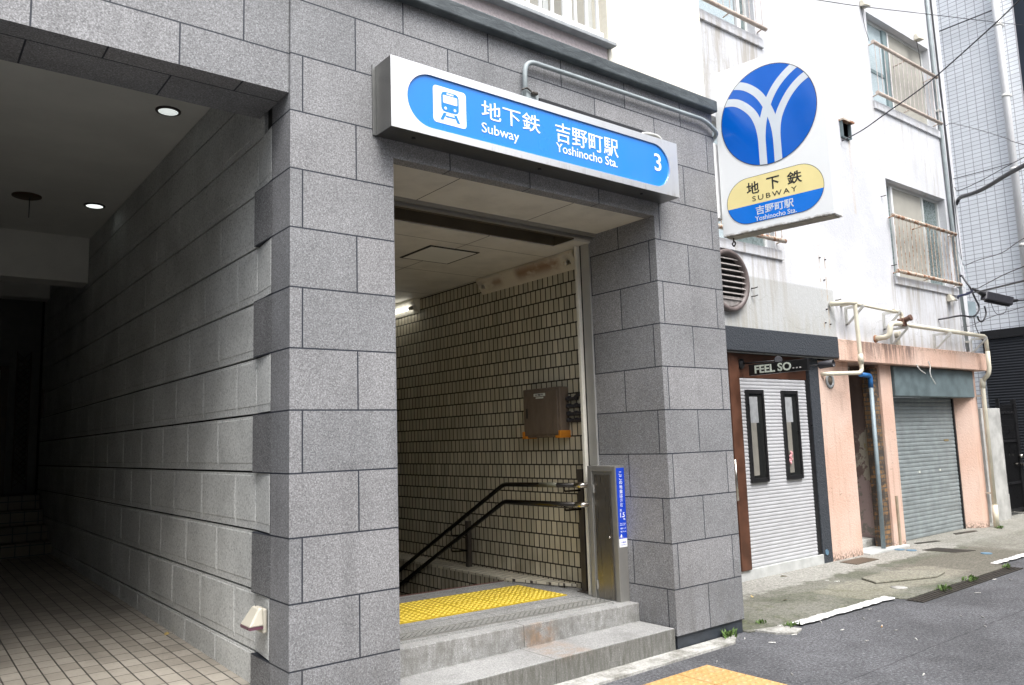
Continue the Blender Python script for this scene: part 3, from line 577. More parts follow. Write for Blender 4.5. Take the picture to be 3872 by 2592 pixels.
for l in range(-5, 7):
    z0, z1 = zl(l), min(zl(l+1), 3.84)
    if z1-z0 < 0.05: continue
    if l in (-5, -3, -1, 1, 3) or l >= 5: ys = [0.52] + [1.177+0.632*i for i in range(13)]
    else:
        block(0.256, 0.523, z0, z1, -0.001, 0.0255, 0.0015, 0.002); ys = [0.52] + [0.852+0.632*i for i in range(13)]
    ys = [q for q in ys if q < 8.6]+[8.62]
    if l >= 5: ys[0] = 0.44
    for a, b in zip(ys, ys[1:]): block(a, b, z0, z1, 0.026, 0.026)
g.build('passage_wall', None, GB, recalc=True)
# passage ceiling, beams, floor, far end
MB().box(-4.5, 0.06, 0.44, 9.2, 3.84, 4.1).build('passage_ceiling', M['ceiling'], GB)
def beam(y0, y1, z, c):
    pts = [(y0, 3.84), (y0, z+0.0), (y0+c*0.0+0.05, z), (y1-c, z), (y1, z+c), (y1, 3.84)]
    return MB().prism([(-4.5, y, zz) for y, zz in pts], (4.52, 0, 0))
beam(5.53, 5.86, 3.346, 0.02).build('ceiling_beam', M['beam_paint'], GB)
beam(8.16, 8.45, 3.60, 0.02).build('ceiling_beam', M['beam_paint'], GB)
fl = lambda y: 0.236+0.0125*y
MB().hexa(((-4.5, -0.0, -0.2), (-0.001, -0.0, -0.2), (-0.001, 0.241, -0.2), (-4.5, 0.241, -0.2)), ((-4.5, 0, fl(0)), (-0.001, 0, fl(0)), (-0.001, 0.241, fl(.24)), (-4.5, 0.241, fl(.24)))).build('passage_threshold', M['step'], GB)
MB().hexa(((-4.5, 0.241, -0.2), (0.055, 0.241, -0.2), (0.055, 9, -0.2), (-4.5, 9, -0.2)), ((-4.5, 0.241, fl(.24)), (0.055, 0.241, fl(.24)), (0.055, 9, fl(9)), (-4.5, 9, fl(9)))).build('passage_floor', M['floor_tile'], GB)
for i, y in enumerate((7.26, 7.55, 7.84, 8.13)):
    B(-4.5, 0.03-0.012*i, y, 9.2, 0.31+0.175*i if i else 0.2, 0.31+0.175*(i+1)).build('passage_step', M['riser_tile'], GB)
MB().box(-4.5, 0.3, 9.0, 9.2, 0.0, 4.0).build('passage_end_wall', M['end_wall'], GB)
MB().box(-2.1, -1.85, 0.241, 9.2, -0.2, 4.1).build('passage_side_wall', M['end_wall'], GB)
dr = MB().mat(M['dark_wood']); dr.box(-1.6, -0.33, 8.9, 8.99, 1.01, 2.75)
door = dr.build('door', None, GB)
gl = MB().mat(M['curtain'])
for i in range(6):
    for j in range(10): gl.box(-1.55+0.19*i, -1.38+0.19*i, 8.885, 8.899, 1.12+0.16*j, 1.25+0.16*j)
gl.build('door_pane', None, door)
lt = MB()
for i in range(22):
    zc = 1.1+0.08*i
    for sgn in (1, -1): lt.tube([(-0.16-0.075*sgn, 8.86, zc), (-0.16+0.075*sgn, 8.86, zc+0.15)], 0.007, 4)
lt.box(-0.25, -0.235, 8.85, 8.87, 1.05, 2.95); lt.box(-0.085, -0.07, 8.85, 8.87, 1.05, 2.95)
lt.build('lattice', M['dark_wood'], GB)
B(0.0, 0.03, 8.35, 8.42, 2.02, 2.40).build('wall_plate', M['dark_wood'], GB)
# stairwell
g = MB(); g.poly([(2.95, 0.85, 0.25), (2.95, 9, 0.25), (2.95, 9, 3.3), (2.95, 0.85, 3.3)]); g.poly([(2.722, 1.7, -4.5), (2.722, 9.0, -4.5), (2.722, 9.0, 0.302), (2.722, 1.7, 0.302)])
g.build('tiled_stair_wall', M['stair_tile'], GB, recalc=False)
MB().prism([(2.951, 1.12, 0.296), (2.86, 1.32, 0.296), (2.745, 1.74, 0.296), (2.718, 1.86, 0.296), (2.718, 9.0, 0.296), (2.951, 9.0, 0.296)], (0, 0, 0.022)).build('tiled_ledge', M['ledge_tile'], GB)
MB().box(XC-0.02, XC, 0.24, 9, -4.5, 4.0).build('left_stair_wall', M['enamel'], GB)
MB().box(XC, 3.0, 9.0, 9.1, -4.5, 3.6).build('stair_end_wall', M['stair_tile'], GB)
MB().box(XC, XR, 0.09, 0.622, 3.160, 3.25).build('soffit', M['soffit'], GB)
g = MB().mat(M['stair_ceiling']); g.box(XC, 3.0, 0.955, 9.0, 3.10, 3.3); g.box(2.68, 3.0, 0.70, 0.955, 3.10, 3.3); g.mat(M['brown_slot']).box(2.676, 2.6795, 0.70, 0.954, 3.108, 3.4); g.mats = [M['stair_ceiling'], M['brown_slot']]; g.build('stair_ceiling', None, GB)
g = MB(); g.box(XC, 2.68, 0.70, 0.72, 3.115, 3.5); g.box(XC, 2.68, 0.935, 0.954, 3.108, 3.5); g.box(XC, 2.70, 0.70, 0.96, 3.21, 3.5); g.build('shutter_slot', M['brown_slot'], GB)
g = MB(); g.box(XC, 2.86, 0.624, 0.645, 3.135, 3.18); g.box(XC, 2.86, 0.668, 0.699, 3.118, 3.18); g.mat(M['dark_inside']).box(XC, 2.86, 0.645, 0.668, 3.15, 3.2)
g.mats = [M['steel_dark'], M['dark_inside']]; g.build('shutter_rail', None, GB)
h = MB(); h.mat(M['groove'])
cx, cy, hh = 2.017, 1.668, 0.245
for (a, b, c, d) in ((cx-hh, cx+hh, cy-hh, cy-hh+0.022), (cx-hh, cx+hh, cy+hh-0.022, cy+hh), (cx-hh, cx-hh+0.022, cy-hh+0.022, cy+hh-0.022), (cx+hh-0.022, cx+hh, cy-hh+0.022, cy+hh-0.022)): h.box(a, b, c, d, 3.094, 3.1)
hatch = h.build('ceiling_hatch', None, GB); MB().box(cx-hh+.022, cx+hh-.022, cy-hh+.022, cy+hh-.022, 3.092, 3.1).build('hatch_panel', M['ceiling'], hatch)
# jamb of the roller shutter: two lips and a slot
g = MB().mat(M['steel']); g.box(2.842, 2.9, 0.708, 0.800, 1.295, 3.157); g.mat(M['dark_inside']); g.box(2.85, 2.9, 0.800, 0.822, 0.3, 3.12); g.mat(M['enamel']); g.box(2.815, 2.96, 0.822, 0.850, 0.288, 3.10)  # inner lip takes pale enamel, painting its lit edge into the colour
g.build('shutter_jamb', None, GB, bevel=0.002)
# landing and the stairs going down
ld = lambda x: 0.2885+0.0155*(2.857-x)
g = MB(); g.hexa(((XC, 0.46, -0.3), (2.875, 0.46, -0.3), (2.875, 1.825, -0.3), (XC, 1.825, -0.3)), ((XC, 0.46, ld(XC)), (2.875, 0.46, ld(2.875)), (2.875, 1.825, ld(2.875)), (XC, 1.825, ld(XC)))); g.box(2.857, 2.97, 0.85, 1.2, 0.1, 0.2885)
g.build('landing', M['landing'], GB)
MB().hexa(((XC, 1.825, 0.1), (2.875, 1.825, 0.1), (2.875, 1.85, 0.1), (XC, 1.85, 0.1)), ((XC, 1.825, ld(XC)+.003), (2.875, 1.825, ld(2.875)+.003), (2.875, 1.85, ld(2.875)+.003), (XC, 1.85, ld(XC)+.003))).build('stair_nosing', plain('red_brown_nosing', (0.12, 0.05, 0.04), 0.6), GB)
for i in range(20): B(XC, 2.875, 1.85+0.307*i, 1.85+0.307*(i+1), -0.02-0.155*(i+1)-0.4, 0.27-0.155*(i+1)).build('stair_tread', M['landing'], GB)
# cornice, upper wall and its window
MB().box(-4.5, XE+0.005, -0.066, 0.06, 4.138, 4.236).build('cornice', M['membrane'], GB, bevel=0.012, seg=3)
g = MB(); g.box(2.512, XE, 0.05, 0.45, 4.2, 9.5); g.box(-4.5, 2.512, 0.05, 0.45, 5.6, 9.5); g.build('upper_wall', M['cream'], GB, bevel=0.006)
MB().box(-4.5, 2.50, 0.058, 0.40, 4.2, 4.405).build('spandrel_wall', M['pinkish'], GB)
win = MB().mat(M['window_metal'])
win.box(0.0, 2.511, 0.21, 0.25, 4.42, 4.47); win.box(2.47, 2.511, 0.21, 0.25, 4.47, 5.6)
for xx in (0.4, 1.2, 2.0): win.box(xx, xx+0.05, 0.20, 0.25, 4.47, 5.6)
W1 = win.build('window', None, GB)
pn = MB().mat(M['frosted_dark']); pn.box(0.0, 1.83, 0.225, 0.235, 4.47, 5.6); pn.mat(M['curtain']); pn.box(1.83, 2.47, 0.222, 0.234, 4.47, 5.6); pn.build('pane', None, W1)
MB().box(-0.5, 2.535, -0.012, 0.22, 4.405, 4.432).build('sill', M['sill_grey'], W1, bevel=0.004)
g = MB(); g.box(-0.5, 2.445, 0.03, 0.062, 4.462, 4.50); g.box(2.062, 2.116, 0.018, 0.072, 4.435, 5.5)
for i in range(12): xx = 2.40-0.112*i; g.box(xx-0.014, xx+0.008, 0.036, 0.056, 4.50, 5.5)
g.build('guard_rail', M['white_paint'], W1, bevel=0.003)
g = MB(); g.box(-4.5, -0.02, 0.44, 9.0, 4.1, 4.4); g.box(-4.5, XE, 0.45, 9.0, 4.35, 9.5); g.box(XC, 3.3, 0.09, 9.2, 3.5, 4.3); g.box(3.0, XE, 0.86, 9.0, -0.2, 9.0); g.build('core_wall', M['cream'], GB)
g = MB(); g.box(0.3, XC-0.02, 0.24, 9.0, -0.3, 4.2); g.build('party_wall', M['cast'], GB)

# entrance steps
ES = thing('entrance_steps', 'two pale granite steps up to the subway entrance', 'steps', (1.75, 0.2, 0))
MB().box(XC+0.002, 2.835, 0.0, 0.345, -0.05, 0.163).build('step', M['step'], ES, bevel=0.006)
MB().hexa(((XC+.002, 0.345, 0.0), (2.851, 0.345, 0.0), (2.851, 0.46, 0.0), (XC+.002, 0.46, 0.0)), ((XC+.002, 0.345, ld(XC)), (2.851, 0.345, ld(2.857)), (2.851, 0.46, ld(2.857)), (XC+.002, 0.46, ld(XC)))).build('step', M['step'], ES, bevel=0.006)
mb = MB(); z_ = 0.003
mb.mat(M['slots']).hexa([(XC+.01, 0.535, ld(XC)-.004), (2.74, 0.535, ld(2.74)-.004), (2.74, 0.655, ld(2.74)-.004), (XC+.01, 0.655, ld(XC)-.004)], [(XC+.01, 0.535, ld(XC)+.004), (2.74, 0.535, ld(2.74)+.004), (2.74, 0.655, ld(2.74)+.004), (XC+.01, 0.655, ld(XC)+.004)])
mb.mat(M['steel_dark'])
for y0, y1 in ((0.518, 0.535), (0.655, 0.672)): mb.hexa([(XC+.01, y0, ld(XC)-.004), (2.74, y0, ld(2.74)-.004), (2.74, y1, ld(2.74)-.004), (XC+.01, y1, ld(XC)-.004)], [(XC+.01, y0, ld(XC)+.006), (2.74, y0, ld(2.74)+.006), (2.74, y1, ld(2.74)+.006), (XC+.01, y1, ld(XC)+.006)])
tag(mb.build('drain_grate'), 'long slotted steel grate across the top of the entrance steps', 'drain grate')
# yellow tactile mat
mb = MB(); mb.hexa([(XC+.005, 0.935, ld(XC)), (2.665, 0.935, ld(2.665)), (2.665, 1.555, ld(2.665)), (XC+.005, 1.555, ld(XC))], [(XC+.005, 0.935, ld(XC)+.006), (2.665, 0.935, ld(2.665)+.006), (2.665, 1.555, ld(2.665)+.006), (XC+.005, 1.555, ld(XC)+.006)]); mb.mats = [M['yellow']]; mb.mat(M['yellow_dome'])
for tx in range(7):
    for ty in range(2):
        for i in range(6):
            for j in range(6):
                x = 2.665-0.305*tx-0.030-0.049*i; y = 0.935+0.31*ty+0.032+0.049*j
                if x < XC+.02: continue
                z = ld(x)+.006; i0 = len(mb.v)
                for rr, h in ((0.0145, 0), (0.0095, 0.005)):
                    for b in range(8): a_ = math.pi*b/4; mb.v.append((x+rr*math.cos(a_), y+rr*math.sin(a_), z+h))
                for b in range(8): c_ = (b+1) % 8; mb.face((i0+b, i0+c_, i0+8+c_, i0+8+b), True)
                mb.face([i0+8+b for b in range(8)])
tag(mb.build('tactile_paving', None, recalc=False), 'yellow tactile warning tiles on the landing at the stair head', 'tactile paving')
# ochre tactile tiles in the street
def ochre_tile():
    mb = MB(); mb.box(-0.1475, 0.1475, -0.1475, 0.1475, 0.0, 0.016)
    for i in range(5):
        for j in range(5):
            x, y = -0.118+0.059*i, -0.118+0.059*j; i0 = len(mb.v)
            for rr, h in ((0.0175, 0), (0.0145, 0.0045), (0.009, 0.006)):
                for b in range(10): a_ = math.pi*b/5; mb.v.append((x+rr*math.cos(a_), y+rr*math.sin(a_), 0.016+h))
            for q in range(2):
                for b in range(10): c_ = (b+1) % 10; mb.face((i0+q*10+b, i0+q*10+c_, i0+q*10+10+c_, i0+q*10+10+b), True)
            mb.face([i0+20+b for b in range(10)], True)
    return mb
proto = None
rows = [(c, r) for r in range(3) for c in range(5)]
for c, r in rows:
    loc = (2.552-0.302*c, -0.522-0.302*r, 0.0)
    if proto is None: proto = ochre_tile().build('tactile_tile', M['ochre'], origin=(0, 0, 0), bevel=0.003); o = proto; o.location = loc
    else: o = proto.copy(); COL.objects.link(o); o.location = loc
    rn = ('nearest row to the steps', 'middle row', 'row farthest from the steps')[r]; cn = ('rightmost', 'second from the right', 'third from the right', 'fourth from the right', 'leftmost')[c]
    tag(o, 'worn ochre tactile tile, %s in the %s' % (cn, rn), 'tactile tile', 'ochre tactile tiles set in the road')
# ------------------------------------------------------------------ fascia sign over the entrance
FS = thing('fascia_sign', 'long stainless box sign with blue lozenge over the subway entrance', 'sign', (1.72, -0.09, 3.255))
x0, x1, zt, zb, yf = 0.507, 2.94, 3.678, 3.262, -0.185
fr = Frame((0, yf, 0), (1, 0, 0), (0, 0, 1))
lens = stadium(0.612, 2.845, 3.308, 3.628, 24)
# front sheet with a lozenge-shaped opening: ring strips from outer rectangle to lozenge
def ring(mb, f, inner, xa, xb, za, zb_, d):
    c = ((min(p[0] for p in inner)+max(p[0] for p in inner))/2, (min(p[1] for p in inner)+max(p[1] for p in inner))/2)
    r = (max(p[1] for p in inner)-min(p[1] for p in inner))/2; xl_, xr_ = min(p[0] for p in inner)+r, max(p[0] for p in inner)-r
    out = []
    for a, b in inner:
        if a >= xr_-1e-6:                          # right cap: project from the cap centre to the rectangle
            dx, dz = a-xr_, b-c[1]; t = min((xb-xr_)/dx if dx > 1e-6 else 9e9, (zb_-c[1])/dz if dz > 1e-6 else 9e9, (za-c[1])/dz if dz < -1e-6 else 9e9); out.append((xr_+dx*t, c[1]+dz*t))
        else:
            dx, dz = a-xl_, b-c[1]; t = min((xa-xl_)/dx if dx < -1e-6 else 9e9, (zb_-c[1])/dz if dz > 1e-6 else 9e9, (za-c[1])/dz if dz < -1e-6 else 9e9); out.append((xl_+dx*t, c[1]+dz*t))
    m = len(inner)
    for i in range(m):
        j = (i+1) % m; mb.poly([f.p(*inner[i], d), f.p(*inner[j], d), f.p(*out[j], d), f.p(*out[i], d)]); mb.poly([f.p(*inner[i], d), f.p(*inner[j], d), f.p(*inner[j], d-0.012), f.p(*inner[i], d-0.012)])
    for cx_, cz_ in ((xa, za), (xb, za), (xb, zb_), (xa, zb_)):   # fill the four corners
        near = sorted(range(m), key=lambda i: (out[i][0]-cx_)**2+(out[i][1]-cz_)**2)
        vi = [i for i in near[:6] if abs(out[i][0]-cx_) < 1e-4]; hi = [i for i in near[:6] if abs(out[i][1]-cz_) < 1e-4]
        if vi and hi: mb.poly([f.p(*out[vi[0]], d), f.p(*out[hi[0]], d), f.p(cx_, cz_, d)])
mb = MB(); ring(mb, fr, lens, x0, x1, zb, zt, 0.0); mb.build('front_frame', M['sign_steel'], FS, recalc=False)
g = MB(); g.box(x0, x1, yf+0.004, -0.002, zt-0.004, zt); g.box(x0, x0+0.004, yf+0.002, -0.002, zb, zt-0.004); g.box(x1-0.004, x1, yf+0.002, -0.002, zb, zt-0.004); g.box(x0+0.004, x1-0.004, yf+0.004, -0.002, zb, zb+0.004); g.box(x0-0.02, x0, -0.012, -0.001, zb, zt+0.01)
g.build('sign_casing', M['sign_return'], FS, bevel=0.001)
mb = MB(); fr.plate(mb, lens, -0.014, -0.010); mb.build('face_panel', M['sign_blue'], FS)
mb = MB()
for xx in (0.70, 1.65, 2.62): mb.lathe((xx, -0.10, zb), (0, 0, -1), [(0.012, 0), (0.012, 0.006), (0, 0.006)], 8)
mb.build('drain_screw', M['black'], FS)
fd = -0.0085
ic = MB(); fr.plate(ic, rrect(0.790, 1.022, 3.358, 3.582, 0.022), -0.010, fd); icon = ic.build('train_pictogram', M['sign_white'], FS)
tb = MB(); q = fd+0.0012
fr.plate(tb, rrect(0.845, 0.969, 3.434, 3.556, 0.028), fd, q)
for s_ in (1, -1):
    c = 0.907
    fr.plate(tb, [(c+s_*0.026, 3.426), (c+s_*0.046, 3.426), (c+s_*0.070, 3.380), (c+s_*0.050, 3.380)][::s_], fd, q)
fr.plate(tb, [(0.874, 3.402), (0.940, 3.402), (0.940, 3.411), (0.874, 3.411)], fd, q)
train = tb.build('train_shape', M['sign_blue'], icon)
tw = MB(); q2 = q+0.0012
fr.plate(tw, rrect(0.857, 0.957, 3.486, 3.534, 0.006), q, q2); fr.plate(tw, rrect(0.882, 0.932, 3.541, 3.549, 0.0035), q, q2)
for xx in (0.874, 0.940): fr.plate(tw, arc(xx, 3.455, 0.009, 0, 350, 12), q, q2)
tw.build('train_window', M['sign_white'], icon)
letters('lettering', '地下鉄', fr, 1.137, 1.603, 3.459, 3.577, fd, M['sign_white'], FS, 0.002, 0.004)
letters('lettering', 'Subway', fr, 1.135, 1.424, 3.350, 3.432, fd, M['sign_white'], FS, 0.002, 0.004)
letters('lettering', '吉野町駅', fr, 1.735, 2.316, 3.442, 3.576, fd, M['sign_white'], FS, 0.002, 0.006)
letters('lettering', 'Yoshinocho Sta.', fr, 1.735, 2.301, 3.371, 3.434, fd, M['sign_white'], FS, 0.002, 0.006)
letters('lettering', '3', fr, 2.690, 2.762, 3.428, 3.560, fd, M['sign_white'], FS, 0.002, 0.008)

# ------------------------------------------------------------------ hanging sign at the corner
yaw = 0.1506; d_ = Vector((math.sin(yaw), -math.cos(yaw), 0)); o_ = Vector((3.72, 0.0206, 3.1125)); hw, hh_ = 0.9134, 1.408
HS = thing('hanging_sign', 'white projecting box sign with round blue emblem at the corner of the granite pillar', 'sign', tuple(o_+d_*hw*0.5))
fh = Frame(o_, d_, (0, 0, 1)); th = 0.158
bx = MB(); b4 = [fh.p(0, 0, 0), fh.p(hw, 0, 0), fh.p(hw, 0, -th), fh.p(0, 0, -th)]; bx.hexa(b4, [q+Vector((0, 0, hh_)) for q in b4]); bx.build('sign_box', M['sign_box'], HS, bevel=0.004)
ub = MB(); u4 = [fh.p(0.02, -0.006, -0.018), fh.p(hw-0.02, -0.006, -0.018), fh.p(hw-0.02, -0.006, -th+0.018), fh.p(0.02, -0.006, -th+0.018)]; ub.hexa(u4, [q+Vector((0, 0, 0.006)) for q in u4]); ub.build('underside_tray', M['sign_under'], HS)
MB().box(3.637, 3.80, 0.045, 0.34, 3.28, 3.925).build('wall_mount', M['white_paint'], HS, bevel=0.004)
hk = MB(); hk.tube(smooth_path([(3.80, -0.02, 3.11), (3.80, -0.02, 3.085), (3.80, -0.035, 3.06), (3.80, -0.02, 3.04), (3.80, -0.005, 3.06), (3.80, -0.02, 3.08)]), 0.006, 6); hk.build('hook', M['iron'], HS)
cc, cr = (0.4495, 0.9145), 0.397
circ = [(a, cc[1]+(b-cc[1])*1.02) for a, b in arc(cc[0], cc[1], cr, 0, 354, 60)]
mb = MB(); fh.plate(mb, circ, 0.0, 0.0025); E_ = mb.build('emblem_disc', M['emblem_blue'], HS)
mb = MB()
for i in range(len(circ)):
    j = (i+1) % len(circ); a, b = circ[i], circ[j]; s1 = lambda q: (cc[0]+(q[0]-cc[0])*1.012, cc[1]+(q[1]-cc[1])*1.012)
    mb.poly([fh.p(*a, 0.0035), fh.p(*b, 0.0035), fh.p(*s1(b), 0.0035), fh.p(*s1(a), 0.0035)])
mb.build('disc_rim', M['black'], E_)
def zsc(a, b):                                    # traced points of the emblem, taken on the sign's own plane
    return a, b
bands = [[(0.391, 0.44), (0.391, 0.60), (0.389, 0.74), (0.370, 0.86), (0.325, 0.965), (0.245, 1.055), (0.16, 1.105), (0.03, 1.125)],
         [(0.515, 0.44), (0.515, 0.60), (0.512, 0.74), (0.492, 0.865), (0.452, 0.985), (0.385, 1.105), (0.29, 1.195), (0.19, 1.238), (0.08, 1.25)],
         [(0.391, 0.44), (0.391, 0.60), (0.393, 0.74), (0.412, 0.865), (0.452, 0.985), (0.515, 1.095), (0.60, 1.180), (0.71, 1.246), (0.85, 1.30)],
         [(0.515, 0.44), (0.515, 0.60), (0.517, 0.74), (0.537, 0.855), (0.585, 0.955), (0.655, 1.045), (0.74, 1.110), (0.83, 1.145), (0.95, 1.18)]]
wd = 0.031
for bi, bnd in enumerate(bands):
    pts = smooth_path([(a, b, 0) for a, b in bnd], 10); L, R_ = [], []
    for i, q in enumerate(pts):
        t = (pts[min(i+1, len(pts)-1)]-pts[max(i-1, 0)]).normalized(); nn = Vector((-t.y, t.x, 0)); L.append(q+nn*wd); R_.append(q-nn*wd)
    def clampc(q):
        dx, dy = q.x-cc[0], (q.y-cc[1])/1.02; r = math.hypot(dx, dy)
        if r > cr: dx, dy = dx*cr/r, dy*cr/r
        return (cc[0]+dx, cc[1]+dy*1.02)
    mb = MB(); dd = 0.0032+0.0002*bi
    for i in range(len(pts)-1):
        quad = [L[i], L[i+1], R_[i+1], R_[i]]
        if all(math.hypot(q.x-cc[0], (q.y-cc[1])/1.02) > cr for q in quad): continue
        mb.poly([fh.p(*clampc(q), dd) for q in quad])
    mb.build('emblem_band', M['emblem_band'], E_, recalc=False)
stad = stadium(0.057, 0.850, 0.066, 0.438, 24); zm = 0.2135
mb = MB(); fh.plate(mb, [(0.849, zm)]+[(a, b) for a, b in stad[:25] if b > zm]+[(a, b) for a, b in stad[25:] if b > zm]+[(0.058, zm)], 0.0, 0.0025); P1 = mb.build('name_panel', M['cream_panel'], HS)
low = [(0.058, zm)]+[(a, b) for a, b in stad[25:] if b < zm]+[(a, b) for a, b in stad[:25] if b < zm]+[(0.849, zm)]
mb = MB(); fh.plate(mb, low, 0.0, 0.0025); P2 = mb.build('name_panel', M['name_blue'], HS)
mb = MB(); so = [((a-0.4535)*1.008+0.4535, (b-0.252)*1.016+0.252) for a, b in stad]
for i in range(len(stad)): j = (i+1) % len(stad); mb.poly([fh.p(*stad[i], 0.0032), fh.p(*stad[j], 0.0032), fh.p(*so[j], 0.0032), fh.p(*so[i], 0.0032)])
mb.build('panel_rim', M['black'], HS)
for ch, a0, a1 in (('地', 0.232, 0.338), ('下', 0.402, 0.508), ('鉄', 0.571, 0.688)): letters('lettering', ch, fh, a0, a1, 0.299, 0.399, 0.003, M['black_letter'], P1, 0.001, 0.016)
letters('lettering', 'SUBWAY', fh, 0.275, 0.643, 0.238, 0.279, 0.003, M['black_letter'], P1, 0.001, 0.004, 1.35)
letters('lettering', '吉野町駅', fh, 0.298, 0.609, 0.120, 0.192, 0.003, M['emblem_band'], P2, 0.001, 0.016)
letters('lettering', 'Yoshinocho Sta.', fh, 0.287, 0.627, 0.072, 0.111, 0.003, M['emblem_band'], P2, 0.001, 0.014)

# conduit above the fascia sign
C1 = thing('conduit', 'grey bent conduit running from the fascia sign to the corner under the cornice', 'conduit', (1.6, -0.04, 3.68))
MB().tube(round_path([(1.600, -0.04, 3.70), (1.606, -0.04, 4.022), (2.60, -0.04, 4.035), (3.50, -0.04, 4.045), (3.66, -0.035, 3.97), (3.68, 0.05, 3.93)], 0.10, 8), 0.0165, 12).build('pipe', M['grey_pipe'], C1)
MB().box(1.595, 1.70, -0.06, -0.005, 3.679, 3.805).build('junction_plate', M['grey_pipe'], C1, bevel=0.003)
mb = MB(); mb.tube(smooth_path([(1.555, -0.065, 3.792), (1.59, -0.07, 3.808), (1.62, -0.07, 3.798), (1.65, -0.072, 3.785), (1.675, -0.072, 3.79)]), [0.006]*20+[0.014]*13, 8); mb.build('taped_wire', M['post_paint'], C1)
mb = MB(); mb.tube(smooth_path([(2.64, -0.10, 3.70), (2.68, -0.10, 3.728), (2.78, -0.10, 3.742), (2.85, -0.10, 3.732), (2.885, -0.10, 3.69)]), 0.013, 8); tag(mb.build('cable_loop', M['bracket']), 'small pale cable loop lying on the right end of the fascia sign', 'cable')
mb = MB(); mb.box(1.715, 2.755, -0.055, -0.002, 3.679, 3.778); tag(mb.build('mounting_rail', M['black']), 'dark mounting rail along the top of the fascia sign', 'rail')

# ------------------------------------------------------------------ fittings in the passage
def downlight(x, y, r, glow, label):
    t = thing('downlight', label, 'ceiling light', (x, y, 3.84), 'round ceiling lights in the passage')
    MB().lathe((x, y, 3.84), (0, 0, -1), [(r, 0.0), (r, 0.008), (r*0.8, 0.012), (r*0.78, 0.0), (r*0.5, -0.0)], 32).build('trim_ring', M['lamp_dark'], t)
    MB().lathe((x, y, 3.834), (0, 0, -1), [(r*0.78, 0.0), (r*0.78, 0.003), (0.0, 0.003)], 32).build('lamp_glass', glow, t)
downlight(-0.193, 1.648, 0.082, M['glow'], 'round lit downlight nearest the street in the passage ceiling')
downlight(-0.172, 4.227, 0.092, M['glow_far'], 'round lit downlight deeper in the passage near the beam')
t = thing('ceiling_disc', 'round brown ceiling plate with a pull cord, unlit, left of the far downlight', 'ceiling fitting', (-0.722, 4.222, 3.83))
MB().lathe((-0.722, 4.222, 3.84), (0, 0, -1), [(0.118, 0), (0.118, 0.01), (0.10, 0.016), (0, 0.016)], 32).build('plate', M['dark_wood'], t)
MB().tube([(-0.70, 4.22, 3.82), (-0.70, 4.22, 3.64)], 0.004, 6).build('pull_cord', M['black'], t)
# wall lamp near the floor on the corner block
t = thing('wall_light', 'cream plastic hooded foot light low on the passage corner', 'wall light', (-0.01, 0.33, 0.56))
MB().hexa(((-0.03, 0.262, 0.565), (-0.008, 0.262, 0.565), (-0.008, 0.385, 0.565), (-0.03, 0.385, 0.565)), ((-0.03, 0.262, 0.69), (-0.008, 0.262, 0.69), (-0.008, 0.385, 0.69), (-0.03, 0.385, 0.69))).build('back_plate', M['beige_plastic'], t, bevel=0.008)
MB().hexa(((-0.105, 0.255, 0.607), (-0.03, 0.252, 0.607), (-0.03, 0.395, 0.607), (-0.105, 0.39, 0.607)), ((-0.05, 0.275, 0.692), (-0.03, 0.27, 0.694), (-0.03, 0.375, 0.694), (-0.05, 0.37, 0.692))).build('hood', M['beige_plastic'], t, bevel=0.007)
MB().hexa(((-0.102, 0.258, 0.592), (-0.032, 0.255, 0.592), (-0.032, 0.392, 0.592), (-0.102, 0.387, 0.592)), ((-0.104, 0.256, 0.606), (-0.031, 0.253, 0.606), (-0.031, 0.394, 0.606), (-0.104, 0.389, 0.606))).build('lens', plain('plum_lens', (0.16, 0.07, 0.10), 0.3), t)
mb = MB(); mb.poly([(0.0, 0, 0), (0.02, 0.012, 0.006), (0.05, 0.008, 0.012), (0.03, -0.012, 0.004)]); mb.poly([(0.03, -0.012, 0.004), (0.05, 0.008, 0.012), (0.075, -0.004, 0.002)])
lf = mb.build('fallen_leaf', M['dry_leaf'], origin=(0, 0, 0), recalc=False); lf.location = (-0.035, 2.05, fl(2.05)+.002); lf.rotation_euler = (0.1, 0.1, 1.0); lf.scale = (1.3,)*3; tag(lf, 'dry yellow leaf on the passage floor tiles', 'leaf')

# ------------------------------------------------------------------ fittings in the stair entrance
def fluor(label, y0, y1, body, lit):
    t = thing('fluorescent_lamp', label, 'wall lamp', (2.92, (y0+y1)/2, 2.94))
    sec = [(2.949, 3.098), (2.865, 3.098), (2.86, 3.07), (2.935, 2.945), (2.949, 2.945)]
    MB().prism([(x, y0, z) for x, z in sec], (0, y1-y0, 0)).build('lamp_body', body, t, bevel=0.004)
    nx, nz = -0.857, -0.514; cx_, cz_ = 2.893+nx*0.03, 3.012+nz*0.03
    for yy, sg in ((y0+0.06, 1), (y1-0.06, -1)):
        s = MB(); s.cyl((cx_, yy, cz_), (cx_, yy+0.035*sg, cz_), 0.021, 12); s.box(cx_-0.006, cx_+0.04, min(yy, yy+0.035*sg), max(yy, yy+0.035*sg), cz_-0.012, cz_+0.02); s.build('socket', M['enamel'] if lit else body, t)
    if lit: MB().cyl((cx_, y0+0.095, cz_), (cx_, y1-0.095, cz_), 0.0165, 12).build('tube', M['tube'], t)
fluor('rusty white lamp trough without a tube, over the tiled stair wall', 0.93, 2.32, M['rust_enamel'], False)
fluor('lit fluorescent lamp deeper down the tiled stair wall', 3.50, 4.85, M['enamel'], True)
t = thing('wall_box', 'brown steel cabinet on the tiled stair wall with orange corner guards', 'junction box', (2.89, 1.38, 1.52))
MB().box(2.845, 2.949, 1.135, 1.625, 1.53, 1.955).build('body', M['brown_box'], t, bevel=0.006)
MB().box(2.835, 2.845, 1.160, 1.592, 1.556, 1.93).build('door', M['brown_box'], t, bevel=0.004)
